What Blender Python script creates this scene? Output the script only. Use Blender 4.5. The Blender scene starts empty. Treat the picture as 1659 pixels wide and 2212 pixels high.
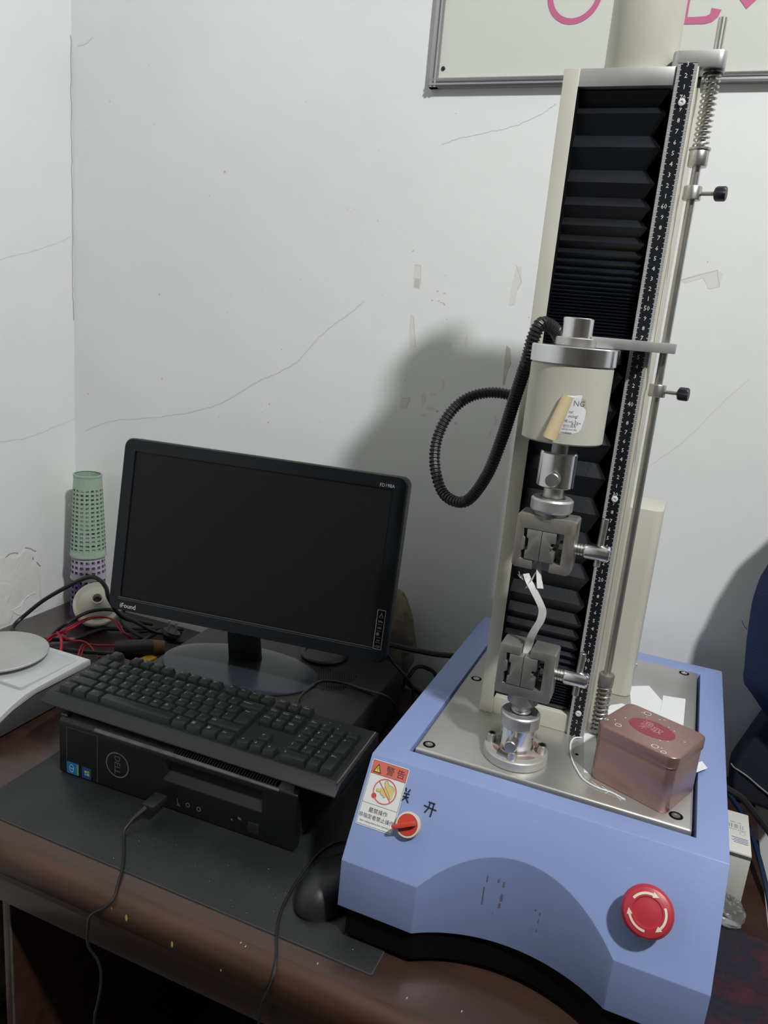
import bpy, bmesh, math, random
from mathutils import Vector, Matrix
random.seed(7)
D = bpy.data
SC = bpy.context.scene
COL = SC.collection
# ------------------------------------------------------------------ frame
# all numbers are centimetres; origin = foot of the testing machine's ruler, Z0 lifts the desk to 0.76 m
Z0 = 96.0
def W(x, y, z): return Vector((x*.01, y*.01, (z+Z0)*.01))
# ------------------------------------------------------------------ camera
cam = D.cameras.new('camera'); cam_o = D.objects.new('camera', cam); COL.objects.link(cam_o)
cam.sensor_fit = 'VERTICAL'; cam.sensor_height = 36.0; cam.sensor_width = 27.0
cam.lens = 1664.4772/2212*36.0; cam.clip_start = .02; cam.clip_end = 50
YAW, PITCH, ROLL = .3689, .2502, .0928
fw = Vector((-math.sin(YAW)*math.cos(PITCH), math.cos(YAW)*math.cos(PITCH), -math.sin(PITCH)))
rt = Vector((math.cos(YAW), math.sin(YAW), 0)); up = rt.cross(fw)
r2 = rt*math.cos(ROLL)+up*math.sin(ROLL); u2 = -rt*math.sin(ROLL)+up*math.cos(ROLL)
cam_o.matrix_world = Matrix(((r2.x, u2.x, -fw.x, 0), (r2.y, u2.y, -fw.y, 0), (r2.z, u2.z, -fw.z, 0), (0, 0, 0, 1)))
cam_o.location = W(6.5783, -87.2455, 46.9634)
SC.camera = cam_o
# ------------------------------------------------------------------ light
wd = D.worlds.new('room_ambient'); SC.world = wd; wd.use_nodes = True
bg = wd.node_tree.nodes['Background']; bg.inputs[0].default_value = (.93, .96, 1, 1); bg.inputs[1].default_value = .05
la = D.lights.new('ceiling_lamp_light', 'AREA'); la.shape = 'DISK'; la.size = .15; la.energy = 74; la.color = (1, 1, .985)
lo = D.objects.new('ceiling_lamp_light', la); COL.objects.link(lo); lo.location = W(103, -110, 225)
lo.rotation_euler = (W(-25, 15, 10)-lo.location).to_track_quat('-Z', 'Y').to_euler()
SC.view_settings.view_transform = 'Standard'; SC.view_settings.look = 'None'
SC.view_settings.exposure = -.12; SC.view_settings.gamma = 1; SC.view_settings.use_curve_mapping = False
# ------------------------------------------------------------------ materials
def mat(name, col, rough=.5, metal=0, var=0, vscale=8, bump=0, bscale=60, spec=None, col2=None, trans=0, ior=1.45, stretch=None, alpha=1, coat=0, lo_=.42, hi_=.62):
    m = D.materials.new(name); m.use_nodes = True; nt = m.node_tree; b = nt.nodes['Principled BSDF']
    b.inputs['Base Color'].default_value = (*col, 1); b.inputs['Roughness'].default_value = rough; b.inputs['Metallic'].default_value = metal
    if spec is not None: b.inputs['Specular IOR Level'].default_value = spec
    if trans: b.inputs['Transmission Weight'].default_value = trans; b.inputs['IOR'].default_value = ior
    if coat: b.inputs['Coat Weight'].default_value = coat; b.inputs['Coat Roughness'].default_value = .15
    tc = nt.nodes.new('ShaderNodeTexCoord'); src = tc.outputs['Object']
    if stretch:
        mp = nt.nodes.new('ShaderNodeMapping'); mp.inputs['Scale'].default_value = stretch
        nt.links.new(src, mp.inputs[0]); src = mp.outputs[0]
    if var or col2:
        n = nt.nodes.new('ShaderNodeTexNoise'); n.inputs['Scale'].default_value = vscale; n.inputs['Detail'].default_value = 6
        r = nt.nodes.new('ShaderNodeValToRGB')
        r.color_ramp.elements[0].position = lo_; r.color_ramp.elements[1].position = hi_
        c2 = col2 or tuple(min(1, c*(1-var)) for c in col)
        r.color_ramp.elements[0].color = (*col, 1); r.color_ramp.elements[1].color = (*c2, 1)
        nt.links.new(src, n.inputs['Vector']); nt.links.new(n.outputs['Fac'], r.inputs[0]); nt.links.new(r.outputs[0], b.inputs['Base Color'])
    if bump:
        n2 = nt.nodes.new('ShaderNodeTexNoise'); n2.inputs['Scale'].default_value = bscale; n2.inputs['Detail'].default_value = 4
        bp = nt.nodes.new('ShaderNodeBump'); bp.inputs['Strength'].default_value = bump; bp.inputs['Distance'].default_value = .002
        nt.links.new(src, n2.inputs['Vector']); nt.links.new(n2.outputs['Fac'], bp.inputs['Height']); nt.links.new(bp.outputs[0], b.inputs['Normal'])
    return m
M = {}
M['wall'] = mat('white_wall_paint', (.79, .81, .81), .75, var=.05, vscale=2.2, bump=.25, bscale=35)
M['wall_worn'] = mat('worn_wall_plaster', (.76, .775, .745), .85, var=.06, vscale=14, bump=.5, bscale=60)
M['stain'] = mat('glue_residue', (.62, .59, .52), .8, var=.2, vscale=40)
M['smudge'] = mat('faint_smudge', (.715, .725, .72), .8)
M['crack'] = mat('plaster_crack', (.34, .34, .33), .9)
M['crackf'] = mat('faint_crack', (.66, .67, .66), .9)
M['ceil'] = mat('ceiling_paint', (.74, .71, .66), .9)
M['far_wall'] = mat('room_wall_paint', (.34, .32, .285), .85)
M['floor'] = mat('floor_concrete', (.06, .055, .05), .7, var=.3)
M['wood'] = mat('dark_mahogany_veneer', (.030, .014, .011), .34, col2=(.052, .024, .017), vscale=5, stretch=(1.2, 9, 9), bump=.05, bscale=90, lo_=.35, hi_=.75, coat=.35)
M['wood_edge'] = mat('worn_mahogany_edge', (.046, .020, .013), .38, col2=(.075, .033, .020), vscale=6, stretch=(1.2, 9, 9), lo_=.4, hi_=.75)
M['chip'] = mat('paint_chip_yellow', (.5, .36, .08), .6)
M['dust'] = mat('pale_speck', (.4, .4, .38), .8)
M['mat'] = mat('black_desk_mat', (.0095, .0110, .0118), .42, col2=(.0165, .0185, .0195), vscale=9, bump=.15, bscale=200)
M['mat_edge'] = mat('worn_mat_edge', (.06, .063, .06), .6)
M['blue'] = mat('periwinkle_blue_paint', (.232, .305, .555), .42, var=.05, vscale=6, bump=.06, bscale=180)
M['bare'] = mat('bare_metal_scuff', (.16, .17, .18), .6, var=.3, vscale=90)
M['cream'] = mat('cream_enamel', (.53, .52, .455), .42, var=.06, vscale=9)
M['cream_worn'] = mat('streaked_cream_enamel', (.55, .53, .44), .45, col2=(.43, .36, .24), vscale=9, stretch=(9, 9, .35), lo_=.55, hi_=.75)
M['plate'] = mat('satin_steel_plate', (.60, .595, .57), .36, .8, col2=(.46, .445, .42), vscale=7, bump=.03, bscale=60, lo_=.5, hi_=.75)
M['chrome'] = mat('polished_chrome', (.78, .78, .80), .20, 1, var=.12, vscale=12)
M['chrome_r'] = mat('brushed_steel', (.60, .59, .57), .36, 1, var=.2, vscale=25, bump=.05, bscale=200)
M['alu'] = mat('dull_aluminium', (.54, .54, .54), .45, .8, var=.15, vscale=20)
M['iron'] = mat('grey_tool_steel', (.34, .34, .325), .45, .75, col2=(.22, .19, .16), vscale=22, lo_=.5, hi_=.8)
M['rusty'] = mat('rust_spotted_steel', (.33, .315, .29), .5, .75, col2=(.20, .115, .08), vscale=26, lo_=.55, hi_=.7)
M['flange'] = mat('worn_flange_steel', (.50, .49, .47), .5, .55, col2=(.40, .34, .29), vscale=30, lo_=.52, hi_=.75)
M['rust'] = mat('rust_stain', (.15, .09, .065), .85, 0, col2=(.33, .28, .24), vscale=60)
M['bellow'] = mat('black_bellows_cloth', (.0075, .0100, .0150), .36, var=.3, vscale=10, bump=.1, bscale=250)
M['black'] = mat('matt_black_plastic', (.013, .014, .016), .45, bump=.06, bscale=300)
M['dark'] = mat('deep_black', (.003, .003, .004), .8, spec=.1)
M['gloss'] = mat('gloss_black_plastic', (.0065, .0090, .0125), .2, spec=.3)
M['basegl'] = mat('smoky_gloss_stand', (.026, .032, .042), .2)
M['screen'] = mat('unlit_lcd_screen', (.0068, .0069, .0072), .38, spec=.28)
M['key'] = mat('keyboard_keycap', (.0125, .0140, .0152), .38, bump=.05, bscale=400)
M['kbody'] = mat('keyboard_shell', (.0105, .0115, .0125), .45, bump=.06, bscale=300)
M['legend'] = mat('white_key_print', (.30, .31, .32), .6)
M['pc'] = mat('black_computer_case', (.0070, .0078, .0086), .38, bump=.04, bscale=250)
M['pctop'] = mat('dusty_black_case_lid', (.0165, .0175, .0178), .5, var=.3, vscale=10)
M['dusty_lit_edge'] = mat('dusty_lit_grey_plastic', (.105, .103, .096), .55, var=.4, vscale=40)  # dust grey; on the bay ledge it stands for light from above
M['badge'] = mat('grey_badge', (.16, .17, .165), .4, .3)
M['cable'] = mat('black_cable_rubber', (.011, .012, .013), .42)
M['red_wire'] = mat('red_wire_insulation', (.33, .012, .03), .4)
M['blue_wire'] = mat('blue_wire_insulation', (.006, .020, .055), .4)
M['silver'] = mat('silver_balance_plastic', (.55, .57, .57), .36, .15, bump=.03, bscale=300)
M['pan'] = mat('brushed_pan_steel', (.74, .74, .74), .34, .9, var=.1, vscale=15)
M['greyb'] = mat('charcoal_balance_base', (.055, .057, .057), .5)
M['green'] = mat('pale_green_plastic', (.35, .47, .37), .5, trans=.12)
M['lilac'] = mat('lilac_grey_plastic', (.38, .36, .44), .5)
M['purple'] = mat('purple_plastic', (.14, .065, .24), .5)
M['milky'] = mat('milky_white_plastic', (.82, .80, .70), .42)
M['white'] = mat('white_print', (.72, .73, .72), .5)
M['paper'] = mat('white_paper', (.74, .76, .78), .8)
M['strip'] = mat('white_fabric_strip', (.70, .70, .68), .8, var=.1, vscale=60)
M['label'] = mat('warning_label_film', (.66, .68, .67), .45)
M['lab_red'] = mat('label_red', (.58, .13, .10), .5)
M['lab_line'] = mat('label_ring_red', (.60, .09, .09), .5)
M['lab_yel'] = mat('label_yellow', (.62, .50, .04), .5)
M['lab_skin'] = mat('label_hand_yellow', (.58, .50, .20), .5)
M['ink'] = mat('black_ink', (.018, .018, .022), .5)
M['marker'] = mat('marker_ink', (.012, .016, .04), .5)
M['inkg'] = mat('grey_print', (.20, .21, .22), .6)
M['inkb'] = mat('blue_print', (.10, .12, .28), .6)
M['red'] = mat('red_button_plastic', (.42, .028, .045), .38)
M['redsw'] = mat('red_switch_plastic', (.50, .045, .03), .4)
M['ivory'] = mat('ivory_plastic', (.62, .57, .46), .4)
M['arrow'] = mat('cream_arrow_print', (.70, .60, .50), .5)
M['copper'] = mat('rose_copper_tin', (.42, .262, .240), .34, .75, var=.08, vscale=10)
M['tinred'] = mat('tin_red_oval', (.24, .028, .055), .4)
M['tinmark'] = mat('tin_white_doodle', (.78, .62, .60), .5)
M['tinpink'] = mat('tin_pink_print', (.42, .22, .22), .5)
M['board'] = mat('whiteboard_enamel', (.62, .645, .60), .3)
M['pink'] = mat('pink_marker', (.52, .13, .26), .5)
M['frame'] = mat('aluminium_frame', (.45, .45, .46), .35, .9)
M['navy'] = mat('navy_work_cloth', (.012, .021, .082), .85, var=.35, vscale=9, bump=.35, bscale=350)
M['bagnavy'] = mat('dark_navy_bag_cloth', (.0085, .012, .024), .8, bump=.3, bscale=350)
M['seam'] = mat('pale_piping', (.22, .23, .24), .7)
M['maroon'] = mat('maroon_navy_knit', (.011, .010, .019), .95, col2=(.046, .009, .016), vscale=34, bump=1, bscale=110, lo_=.46, hi_=.66)
M['carton'] = mat('white_carton', (.62, .61, .56), .6, var=.05)
M['clear'] = mat('clear_plastic_film', (.80, .84, .82), .12, trans=.92, ior=1.3)
M['brownbag'] = mat('crumpled_brown_bag', (.20, .165, .12), .45, var=.3, vscale=20)
M['brown'] = mat('brown_cork', (.16, .075, .035), .7, var=.3, vscale=40)
M['yellow'] = mat('yellow_plastic', (.55, .32, .03), .5)
M['label_y'] = mat('yellowed_paper', (.66, .54, .33), .7)
M['glue'] = mat('old_glue_patch', (.46, .40, .27), .7)
M['knobblk'] = mat('black_knob', (.010, .012, .020), .4)
M['istick'] = mat('blue_sticker', (.012, .16, .42), .35)
M['wstick'] = mat('dark_blue_sticker', (.012, .06, .20), .35)
M['w_r'] = mat('sticker_orange', (.55, .12, .02), .4); M['w_g'] = mat('sticker_green', (.2, .42, .04), .4)
M['w_b'] = mat('sticker_sky', (.08, .3, .6), .4); M['w_y'] = mat('sticker_yellow', (.6, .48, .04), .4)
M['sack'] = mat('pale_sack', (.26, .23, .15), .8, var=.3, vscale=12)
M['silverline'] = mat('silver_bezel_line', (.16, .165, .17), .3, .6)
M['lamp'] = mat('lamp_shell', (.7, .7, .7), .5)

# ------------------------------------------------------------------ geometry collector
class G:
    def __init__(s): s.v = []; s.f = []
    def add(s, vs, fs):
        o = len(s.v); s.v += [tuple(p) for p in vs]; s.f += [tuple(i+o for i in f) for f in fs]; return s
    def merge(s, g, fn=None): return s.add([fn(p) for p in g.v] if fn else g.v, g.f)
    def box(s, x0, x1, y0, y1, z0, z1):
        v = [(x, y, z) for z in (z0, z1) for y in (y0, y1) for x in (x0, x1)]
        return s.add(v, [(0, 2, 3, 1), (4, 5, 7, 6), (0, 1, 5, 4), (1, 3, 7, 5), (3, 2, 6, 7), (2, 0, 4, 6)])
    def frustum(s, x0, x1, y0, y1, z0, X0, X1, Y0, Y1, z1):
        v = [(x0, y0, z0), (x1, y0, z0), (x0, y1, z0), (x1, y1, z0), (X0, Y0, z1), (X1, Y0, z1), (X0, Y1, z1), (X1, Y1, z1)]
        return s.add(v, [(0, 2, 3, 1), (4, 5, 7, 6), (0, 1, 5, 4), (1, 3, 7, 5), (3, 2, 6, 7), (2, 0, 4, 6)])
    def lathe(s, prof, c=(0, 0, 0), ax=(0, 0, 1), n=28, cap=True):
        a = Vector(ax).normalized(); t = Vector((1, 0, 0)) if abs(a.x) < .9 else Vector((0, 1, 0))
        u = (t-a*t.dot(a)).normalized(); w = a.cross(u); c = Vector(c); vs = []; fs = []
        for r, h in prof:
            for i in range(n):
                q = 2*math.pi*i/n; vs.append(c+a*h+(u*math.cos(q)+w*math.sin(q))*max(r, 1e-4))
        for k in range(len(prof)-1):
            for i in range(n):
                j = (i+1) % n; fs.append((k*n+i, k*n+j, (k+1)*n+j, (k+1)*n+i))
        if cap: fs.append(tuple(reversed(range(n)))); fs.append(tuple(range((len(prof)-1)*n, len(prof)*n)))
        return s.add(vs, fs)
    def cyl(s, p, q, r, n=20, r2=None, bev=0):
        p, q = Vector(p), Vector(q); L = (q-p).length; R = r if r2 is None else r2
        pr = [(r, 0), (R, L)] if not bev else [(r-bev, 0), (r, bev), (R, L-bev), (R-bev, L)]
        return s.lathe(pr, p, q-p, n)
    def tube(s, pts, r, n=8, smooth=0, radf=None, closed=False):
        P = [Vector(p) for p in pts]
        if smooth: P = catmull(P, smooth)
        m = len(P); vs = []; fs = []; u = None
        for i in range(m):
            t = (P[min(i+1, m-1)]-P[max(i-1, 0)])
            t = t.normalized() if t.length > 1e-9 else Vector((0, 0, 1))
            if u is None:
                a = Vector((0, 0, 1)) if abs(t.z) < .9 else Vector((1, 0, 0)); u = (a-t*a.dot(t)).normalized()
            else:
                u = (u-t*u.dot(t)); u = u.normalized() if u.length > 1e-9 else Vector((1, 0, 0))
            w = t.cross(u); rr = radf(i) if radf else r
            for k in range(n):
                q = 2*math.pi*k/n; vs.append(P[i]+(u*math.cos(q)+w*math.sin(q))*rr)
        for i in range(m-1):
            for k in range(n):
                j = (k+1) % n; fs.append((i*n+k, i*n+j, (i+1)*n+j, (i+1)*n+k))
        fs.append(tuple(reversed(range(n)))); fs.append(tuple(range((m-1)*n, m*n)))
        return s.add(vs, fs)
    def prism(s, poly, fn, d0, d1):
        n = len(poly); vs = [fn(a, b, d0) for a, b in poly]+[fn(a, b, d1) for a, b in poly]
        fs = [tuple(reversed(range(n))), tuple(range(n, 2*n))]+[(i, (i+1) % n, n+(i+1) % n, n+i) for i in range(n)]
        return s.add(vs, fs)
    def grid(s, fn, nu, nv, closed_u=False):
        vs = [fn(i/nu, j/nv) for j in range(nv+1) for i in range(nu+(0 if closed_u else 1))]; w = nu if closed_u else nu+1
        fs = []
        for j in range(nv):
            for i in range(nu):
                k = (i+1) % w if closed_u else i+1
                fs.append((j*w+i, j*w+k, (j+1)*w+k, (j+1)*w+i))
        return s.add(vs, fs)
    def ribbon(s, pts, w, fn, d=.02):
        # flat drawn stroke of width w along 2-D points, mapped by fn(a, b, d)
        P = [Vector((a, b)) for a, b in pts]; L = []; R = []
        for i, p in enumerate(P):
            t = P[min(i+1, len(P)-1)]-P[max(i-1, 0)]; t = t.normalized() if t.length else Vector((1, 0)); nrm = Vector((-t.y, t.x))
            ww = w(i/(len(P)-1)) if callable(w) else w
            L.append(p+nrm*ww/2); R.append(p-nrm*ww/2)
        o = len(P); vs = [fn(p.x, p.y, d) for p in L]+[fn(p.x, p.y, d) for p in R]
        return s.add(vs, [(o+i, o+i+1, i+1, i) for i in range(o-1)])
    def poly(s, pts, fn, d=.02): return s.add([fn(a, b, d) for a, b in pts], [tuple(range(len(pts)))])
    def ring(s, c, r0, r1, fn, d=.02, n=32, a0=0, a1=2*math.pi):
        vs = []
        for i in range(n+1):
            q = a0+(a1-a0)*i/n
            vs += [fn(c[0]+r*math.cos(q), c[1]+r*math.sin(q), d) for r in (r0, r1)]
        return s.add(vs, [(2*i, 2*i+1, 2*i+3, 2*i+2) for i in range(n)])
def catmull(P, k):
    P = [Vector(p) for p in P]; out = []
    for i in range(len(P)-1):
        a, b, c, d = P[max(i-1, 0)], P[i], P[i+1], P[min(i+2, len(P)-1)]
        for j in range(k):
            t = j/k; out.append(.5*((2*b)+(c-a)*t+(2*a-5*b+4*c-d)*t*t+(3*b-a-3*c+d)*t**3))
    out.append(P[-1]); return out
def rrect(x0, x1, y0, y1, r, n=5):
    L = []
    for cx, cy, a in ((x1-r, y1-r, 0), (x0+r, y1-r, 90), (x0+r, y0+r, 180), (x1-r, y0+r, 270)):
        for i in range(n+1):
            q = math.radians(a+90*i/n); L.append((cx+r*math.cos(q), cy+r*math.sin(q)))
    return L
XY = lambda a, b, d: (a, b, d)
XZ = lambda a, b, d: (a, d, b)          # prism along y
YZ = lambda a, b, d: (d, a, b)          # prism along x
def plane_fn(o, u, v):
    o, u, v = Vector(o), Vector(u).normalized(), Vector(v).normalized(); n = u.cross(v)
    return lambda a, b, d: tuple(o+u*a+v*b+n*d)
# ------------------------------------------------------------------ objects
class T:                                  # a thing: its empty and the origin its parts are measured from
    def __init__(s, ob, o): s.ob = ob; s.o = o
def tag(o, label=None, cat=None, group=None, kind=None):
    if label: o['label'] = label
    if cat: o['category'] = cat
    if group: o['group'] = group
    if kind: o['kind'] = kind
    return o
def mesh_of(name, g, m, o=(0, 0, 0), bev=0, seg=2, ang=30, solid=0, bang=30):
    me = D.meshes.new(name); bm = bmesh.new()
    vs = [bm.verts.new(((p[0]-o[0])*.01, (p[1]-o[1])*.01, (p[2]-o[2])*.01)) for p in g.v]
    for f in g.f:
        try: bm.faces.new([vs[i] for i in f])
        except ValueError: pass
    bmesh.ops.recalc_face_normals(bm, faces=bm.faces) if not getattr(g, 'flat', False) else None
    if bev:
        es = [e for e in bm.edges if len(e.link_faces) == 2 and e.calc_face_angle(0) > math.radians(bang)]
        bmesh.ops.bevel(bm, geom=es, offset=bev*.01, offset_type='OFFSET', segments=seg, profile=.5, affect='EDGES', clamp_overlap=True)
    for f in bm.faces: f.smooth = True
    bm.to_mesh(me); bm.free(); me.set_sharp_from_angle(angle=math.radians(ang)); me.materials.append(m); me.update()
    return me
def thing(name, label, cat, o=(0, 0, 0), yaw=0, group=None, absolute=True, rot=None):
    e = D.objects.new(name, None); COL.objects.link(e); e.location = W(*o); e.empty_display_size = .03
    e.rotation_euler = rot or (0, 0, yaw); tag(e, label, cat, group)
    return T(e, o if absolute else (0, 0, 0))
def part(name, g, m, parent, label=None, kind=None, **kw):
    t, po = parent if isinstance(parent, tuple) else (parent, None)
    ob = D.objects.new(name, mesh_of(name, g, m, t.o, **kw)); COL.objects.link(ob); ob.parent = po or t.ob
    return tag(ob, label, kind=kind)
def single(name, label, cat, g, m, o, group=None, **kw):
    ob = D.objects.new(name, mesh_of(name, g, m, o, **kw)); COL.objects.link(ob); ob.location = W(*o)
    return tag(ob, label, cat, group)
def struct(name, g, m, o=(0, 0, 0), **kw):
    ob = D.objects.new(name, mesh_of(name, g, m, o, **kw)); COL.objects.link(ob); ob.location = W(*o); ob['kind'] = 'structure'
    return T(ob, o)
_tc = {}
def text(s, size, align='CENTER', res=2):
    k = (s, align, res)
    if k not in _tc:
        c = D.curves.new('lettering_tmp', 'FONT'); c.body = s; c.align_x = align; c.size = 1; c.resolution_u = res
        o = D.objects.new('lettering_tmp', c); COL.objects.link(o); bpy.context.view_layer.update()
        dg = bpy.context.evaluated_depsgraph_get(); me = D.meshes.new_from_object(o.evaluated_get(dg))
        _tc[k] = ([(v.co.x, v.co.y) for v in me.vertices], [tuple(p.vertices) for p in me.polygons])
        D.objects.remove(o); D.curves.remove(c); D.meshes.remove(me)
    vs, fs = _tc[k]; return [(x*size, y*size) for x, y in vs], fs
def put_text(g, s, size, a, b, fn, d=.02, rot=0, align='CENTER', sx=1, res=2):
    vs, fs = text(s, size, align, res); c, sn = math.cos(rot), math.sin(rot)
    g.add([fn(a+x*sx*c-y*sn, b+x*sx*sn+y*c, d) for x, y in vs], fs); g.flat = True; return g
# ================================================================== ROOM
DESK = -20.0
XW, YW, FL = -113.0, 38.0, -96.0
wb_ = struct('wall_back', G().box(XW-6, 338, YW, YW+8, FL, 238), M['wall'])
wl_ = struct('wall_left', G().box(XW-8, XW, -400, YW, FL, 238), M['wall'])
struct('floor', G().box(XW-8, 340, -400, YW+8, FL-4, FL), M['floor'])
CE = 238
struct('ceiling', G().box(XW-8, 340, -400, YW+8, CE, CE+6), M['ceil'])
struct('wall_right', G().box(330, 338, -400, YW, FL, CE), M['far_wall'])
struct('wall_front', G().box(XW-8, 338, -400, -392, FL, CE), M['far_wall'])
bw = lambda a, b, d: (a, YW-d, b)         # drawing frame on the back wall
lw = lambda a, b, d: (XW+d, a, b)         # on the left wall
def crack(w, pts, wid, fn, m):
    pts = [p for p in catmull([(a, b, 0) for a, b in pts], 10)]
    g = G(); g.ribbon([(p.x+random.uniform(-.12, .12), p.y+random.uniform(-.12, .12)) for p in pts], wid, fn, .03)
    part('plaster_crack', g, m, w)
crack(wb_, [(-110.2, 17.9), (-102.9, 21), (-96.5, 22.2), (-85.3, 24.8), (-76.9, 27.9), (-69, 33), (-66.8, 34), (-62.4, 36.5), (-60.4, 38.2), (-57.4, 41.8), (-54.4, 44.5), (-51.8, 46.4), (-49, 48.9)], .13, bw, M['crackf'])
crack(wb_, [(-37.8, 73.7), (-35.2, 74.6), (-30.1, 75.6), (-25.9, 76.6), (-21.9, 78.5), (-20.6, 79.4)], .10, bw, M['crackf'])
crack(wb_, [(1.3, 27.6), (5.9, 32.7), (10, 38.8), (13, 42.6)], .08, bw, M['crackf'])
crack(wb_, [(-111.5, 90.1), (-109.6, 90.4), (-108, 91.5)], .15, bw, M['crackf'])
crack(wl_, [(19, 17.2), (25.5, 17.4), (31.4, 18.6), (37.8, 20)], .14, lw, M['crackf'])
crack(wl_, [(20.3, 50.3), (26.6, 52.1), (32.2, 54), (37.8, 56.3)], .10, lw, M['crackf'])
crack(wl_, [(37.85, 40), (37.7, 48), (37.85, 60), (37.75, 75), (37.85, 92)], .16, lw, M['crack'])
for pts in ([(24.1, -5), (25.2, -5.3), (26.1, -5.9), (26.9, -6.4)], [(26.1, -7.4), (26.3, -8.3), (27.2, -9), (27.9, -9.9)],
            [(17.8, -10.6), (19.2, -11), (20.3, -11.6), (20.6, -11.8)], [(19.4, -5.7), (20.3, -5.3), (21.6, -5.3), (22.4, -5.7)], [(26.3, -14.3), (27.0, -14.9), (27.4, -14.7)]):
    crack(wl_, pts, .22, lw, M['crack'])
# peeling paint on the left wall: thin raised flakes with lifted, uneven rims
def flake(w, pts, fn, m, h=.18, lift=.25):
    c = Vector((sum(p[0] for p in pts)/len(pts), sum(p[1] for p in pts)/len(pts))); P = [(p.x, p.y) for p in catmull([(a, b, 0) for a, b in pts+pts[:1]], 4)][:-1]
    g = G(); n = len(P); R = [(1, .0), (.985, h+lift*.5), (.93, h), (.6, h*1.3), (.25, h)]
    vs = [fn(c.x+(a-c.x)*k, c.y+(b-c.y)*k, d*(1+.5*math.sin(i*2.3)) if d else .005) for k, d in R for i, (a, b) in enumerate(P)]
    fs = [(r*n+i, r*n+(i+1) % n, (r+1)*n+(i+1) % n, (r+1)*n+i) for r in range(len(R)-1) for i in range(n)]+[tuple(range((len(R)-1)*n, len(R)*n))]
    g.add(vs, fs); part('peeling_paint', g, m, w)
flake(wl_, [(-2, -20), (17.5, -19.7), (19.9, -19.8), (21.5, -17.9), (26.3, -19.6), (28.3, -19.2), (28, -16.2), (27.9, -12.9), (26.5, -7.2), (24.1, -5.2), (22.2, -6.3), (18.1, -5.2), (8, -6), (-2, -8)], lw, M['wall_worn'], .035, .005)
flake(wl_, [(-2, -19.5), (14, -19.0), (18, -17.2), (20.4, -14), (20.6, -11.8), (18, -10.6), (10, -10), (-2, -11)], lw, M['wall_worn'], .04, .03)
flake(wl_, [(20.3, -17.2), (22.0, -16.9), (24, -15.6), (26.2, -15.2), (27.6, -16.8), (26.0, -18.6), (22.4, -18.9)], lw, M['wall'], .07, .08)
for pts, m in (([(-40.5, 55.3), (-39.4, 55.3), (-39.1, 52.2), (-39.3, 51.6), (-40.3, 51.6)], 'smudge'), ([(-40.3, 47.2), (-39.8, 47), (-38.9, 42.1), (-39.9, 41.8), (-40.3, 44.9)], 'smudge'),
            ([(-23.4, 56.2), (-22.6, 56.1), (-22.3, 53.9), (-22.8, 52.5), (-22.9, 50.3), (-23.8, 50.1), (-23.8, 52.7)], 'smudge'),
            ([(-23.4, 43.9), (-22.7, 43.4), (-22.3, 41.1), (-22.7, 40), (-22.9, 37.6), (-23.2, 37.6), (-23.4, 41.9)], 'stain'),
            ([(-40.5, 33.3), (-39, 33.5), (-39.6, 31.5), (-40.8, 31.5)], 'smudge'), ([(-40.2, 53.2), (-39.4, 53.1), (-39.3, 51.7), (-40.2, 51.8)], 'stain'),
            ([(1.2, 55.7), (2.9, 56.6), (5.9, 57.4), (6.7, 57), (6.6, 55.1), (5.2, 54.7), (4.2, 56.2), (1.9, 55.3)], 'smudge')):
    g = G(); g.poly(pts, bw, .02 if m == 'smudge' else .028); part('tape_residue', g, M[m], wb_)
    g2 = G(); g2.ribbon([pts[0], pts[len(pts)//3], pts[len(pts)//2]], .07, bw, .035); part('residue_edge', g2, M['stain'], wb_)
for x, z, w, h in ((-36.6, 33.6, .9, 2.2), (-35.2, 32.2, 1.8, .5), (-35.0, 34.6, 1.5, .6), (-33.4, 36.4, .5, 1.4), (-36.4, 30.9, 1.6, .5), (-23.6, 31.5, .6, 2.2), (-24.2, 29.4, .4, 1.6), (-40.2, 36.3, .5, .5), (-30.2, 44.0, .6, 2.0), (-33.0, 43.0, .9, .4)):
    g = G(); g.poly([(x+w*.5*math.cos(q)*random.uniform(.6, 1.2), z+h*.5*math.sin(q)*random.uniform(.6, 1.2)) for q in [i*.7 for i in range(9)]], bw, .024); part('tape_residue', g, M['smudge'], wb_)
g = G()
for _ in range(70):
    a, b = random.uniform(-110, 15), random.uniform(5, 90); r = random.choice((.06, .08, .1, .18))
    if -68 < a < -20 and b < 26: continue
    g.poly([(a+r*math.cos(q)*random.uniform(.6, 1.3), b+r*math.sin(q)*random.uniform(.6, 1.6)) for q in (0, 1, 2, 3, 4, 5)], bw, .03)
for a, b in ((-35.6, 49.9), (-35.2, 49.7), (-34.8, 49.6), (-34.6, 49.4), (-36.8, 49.9), (-36, 51.4), (-34.8, 51.2), (-41, 57.5), (-66.6, 25.5)):
    g.poly([(a+.16*math.cos(q), b+.13*math.sin(q)) for q in (0, 1.2, 2.4, 3.6, 4.8)], bw, .03)
part('wall_speck', g, M['stain'], wb_, kind='stuff')
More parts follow.
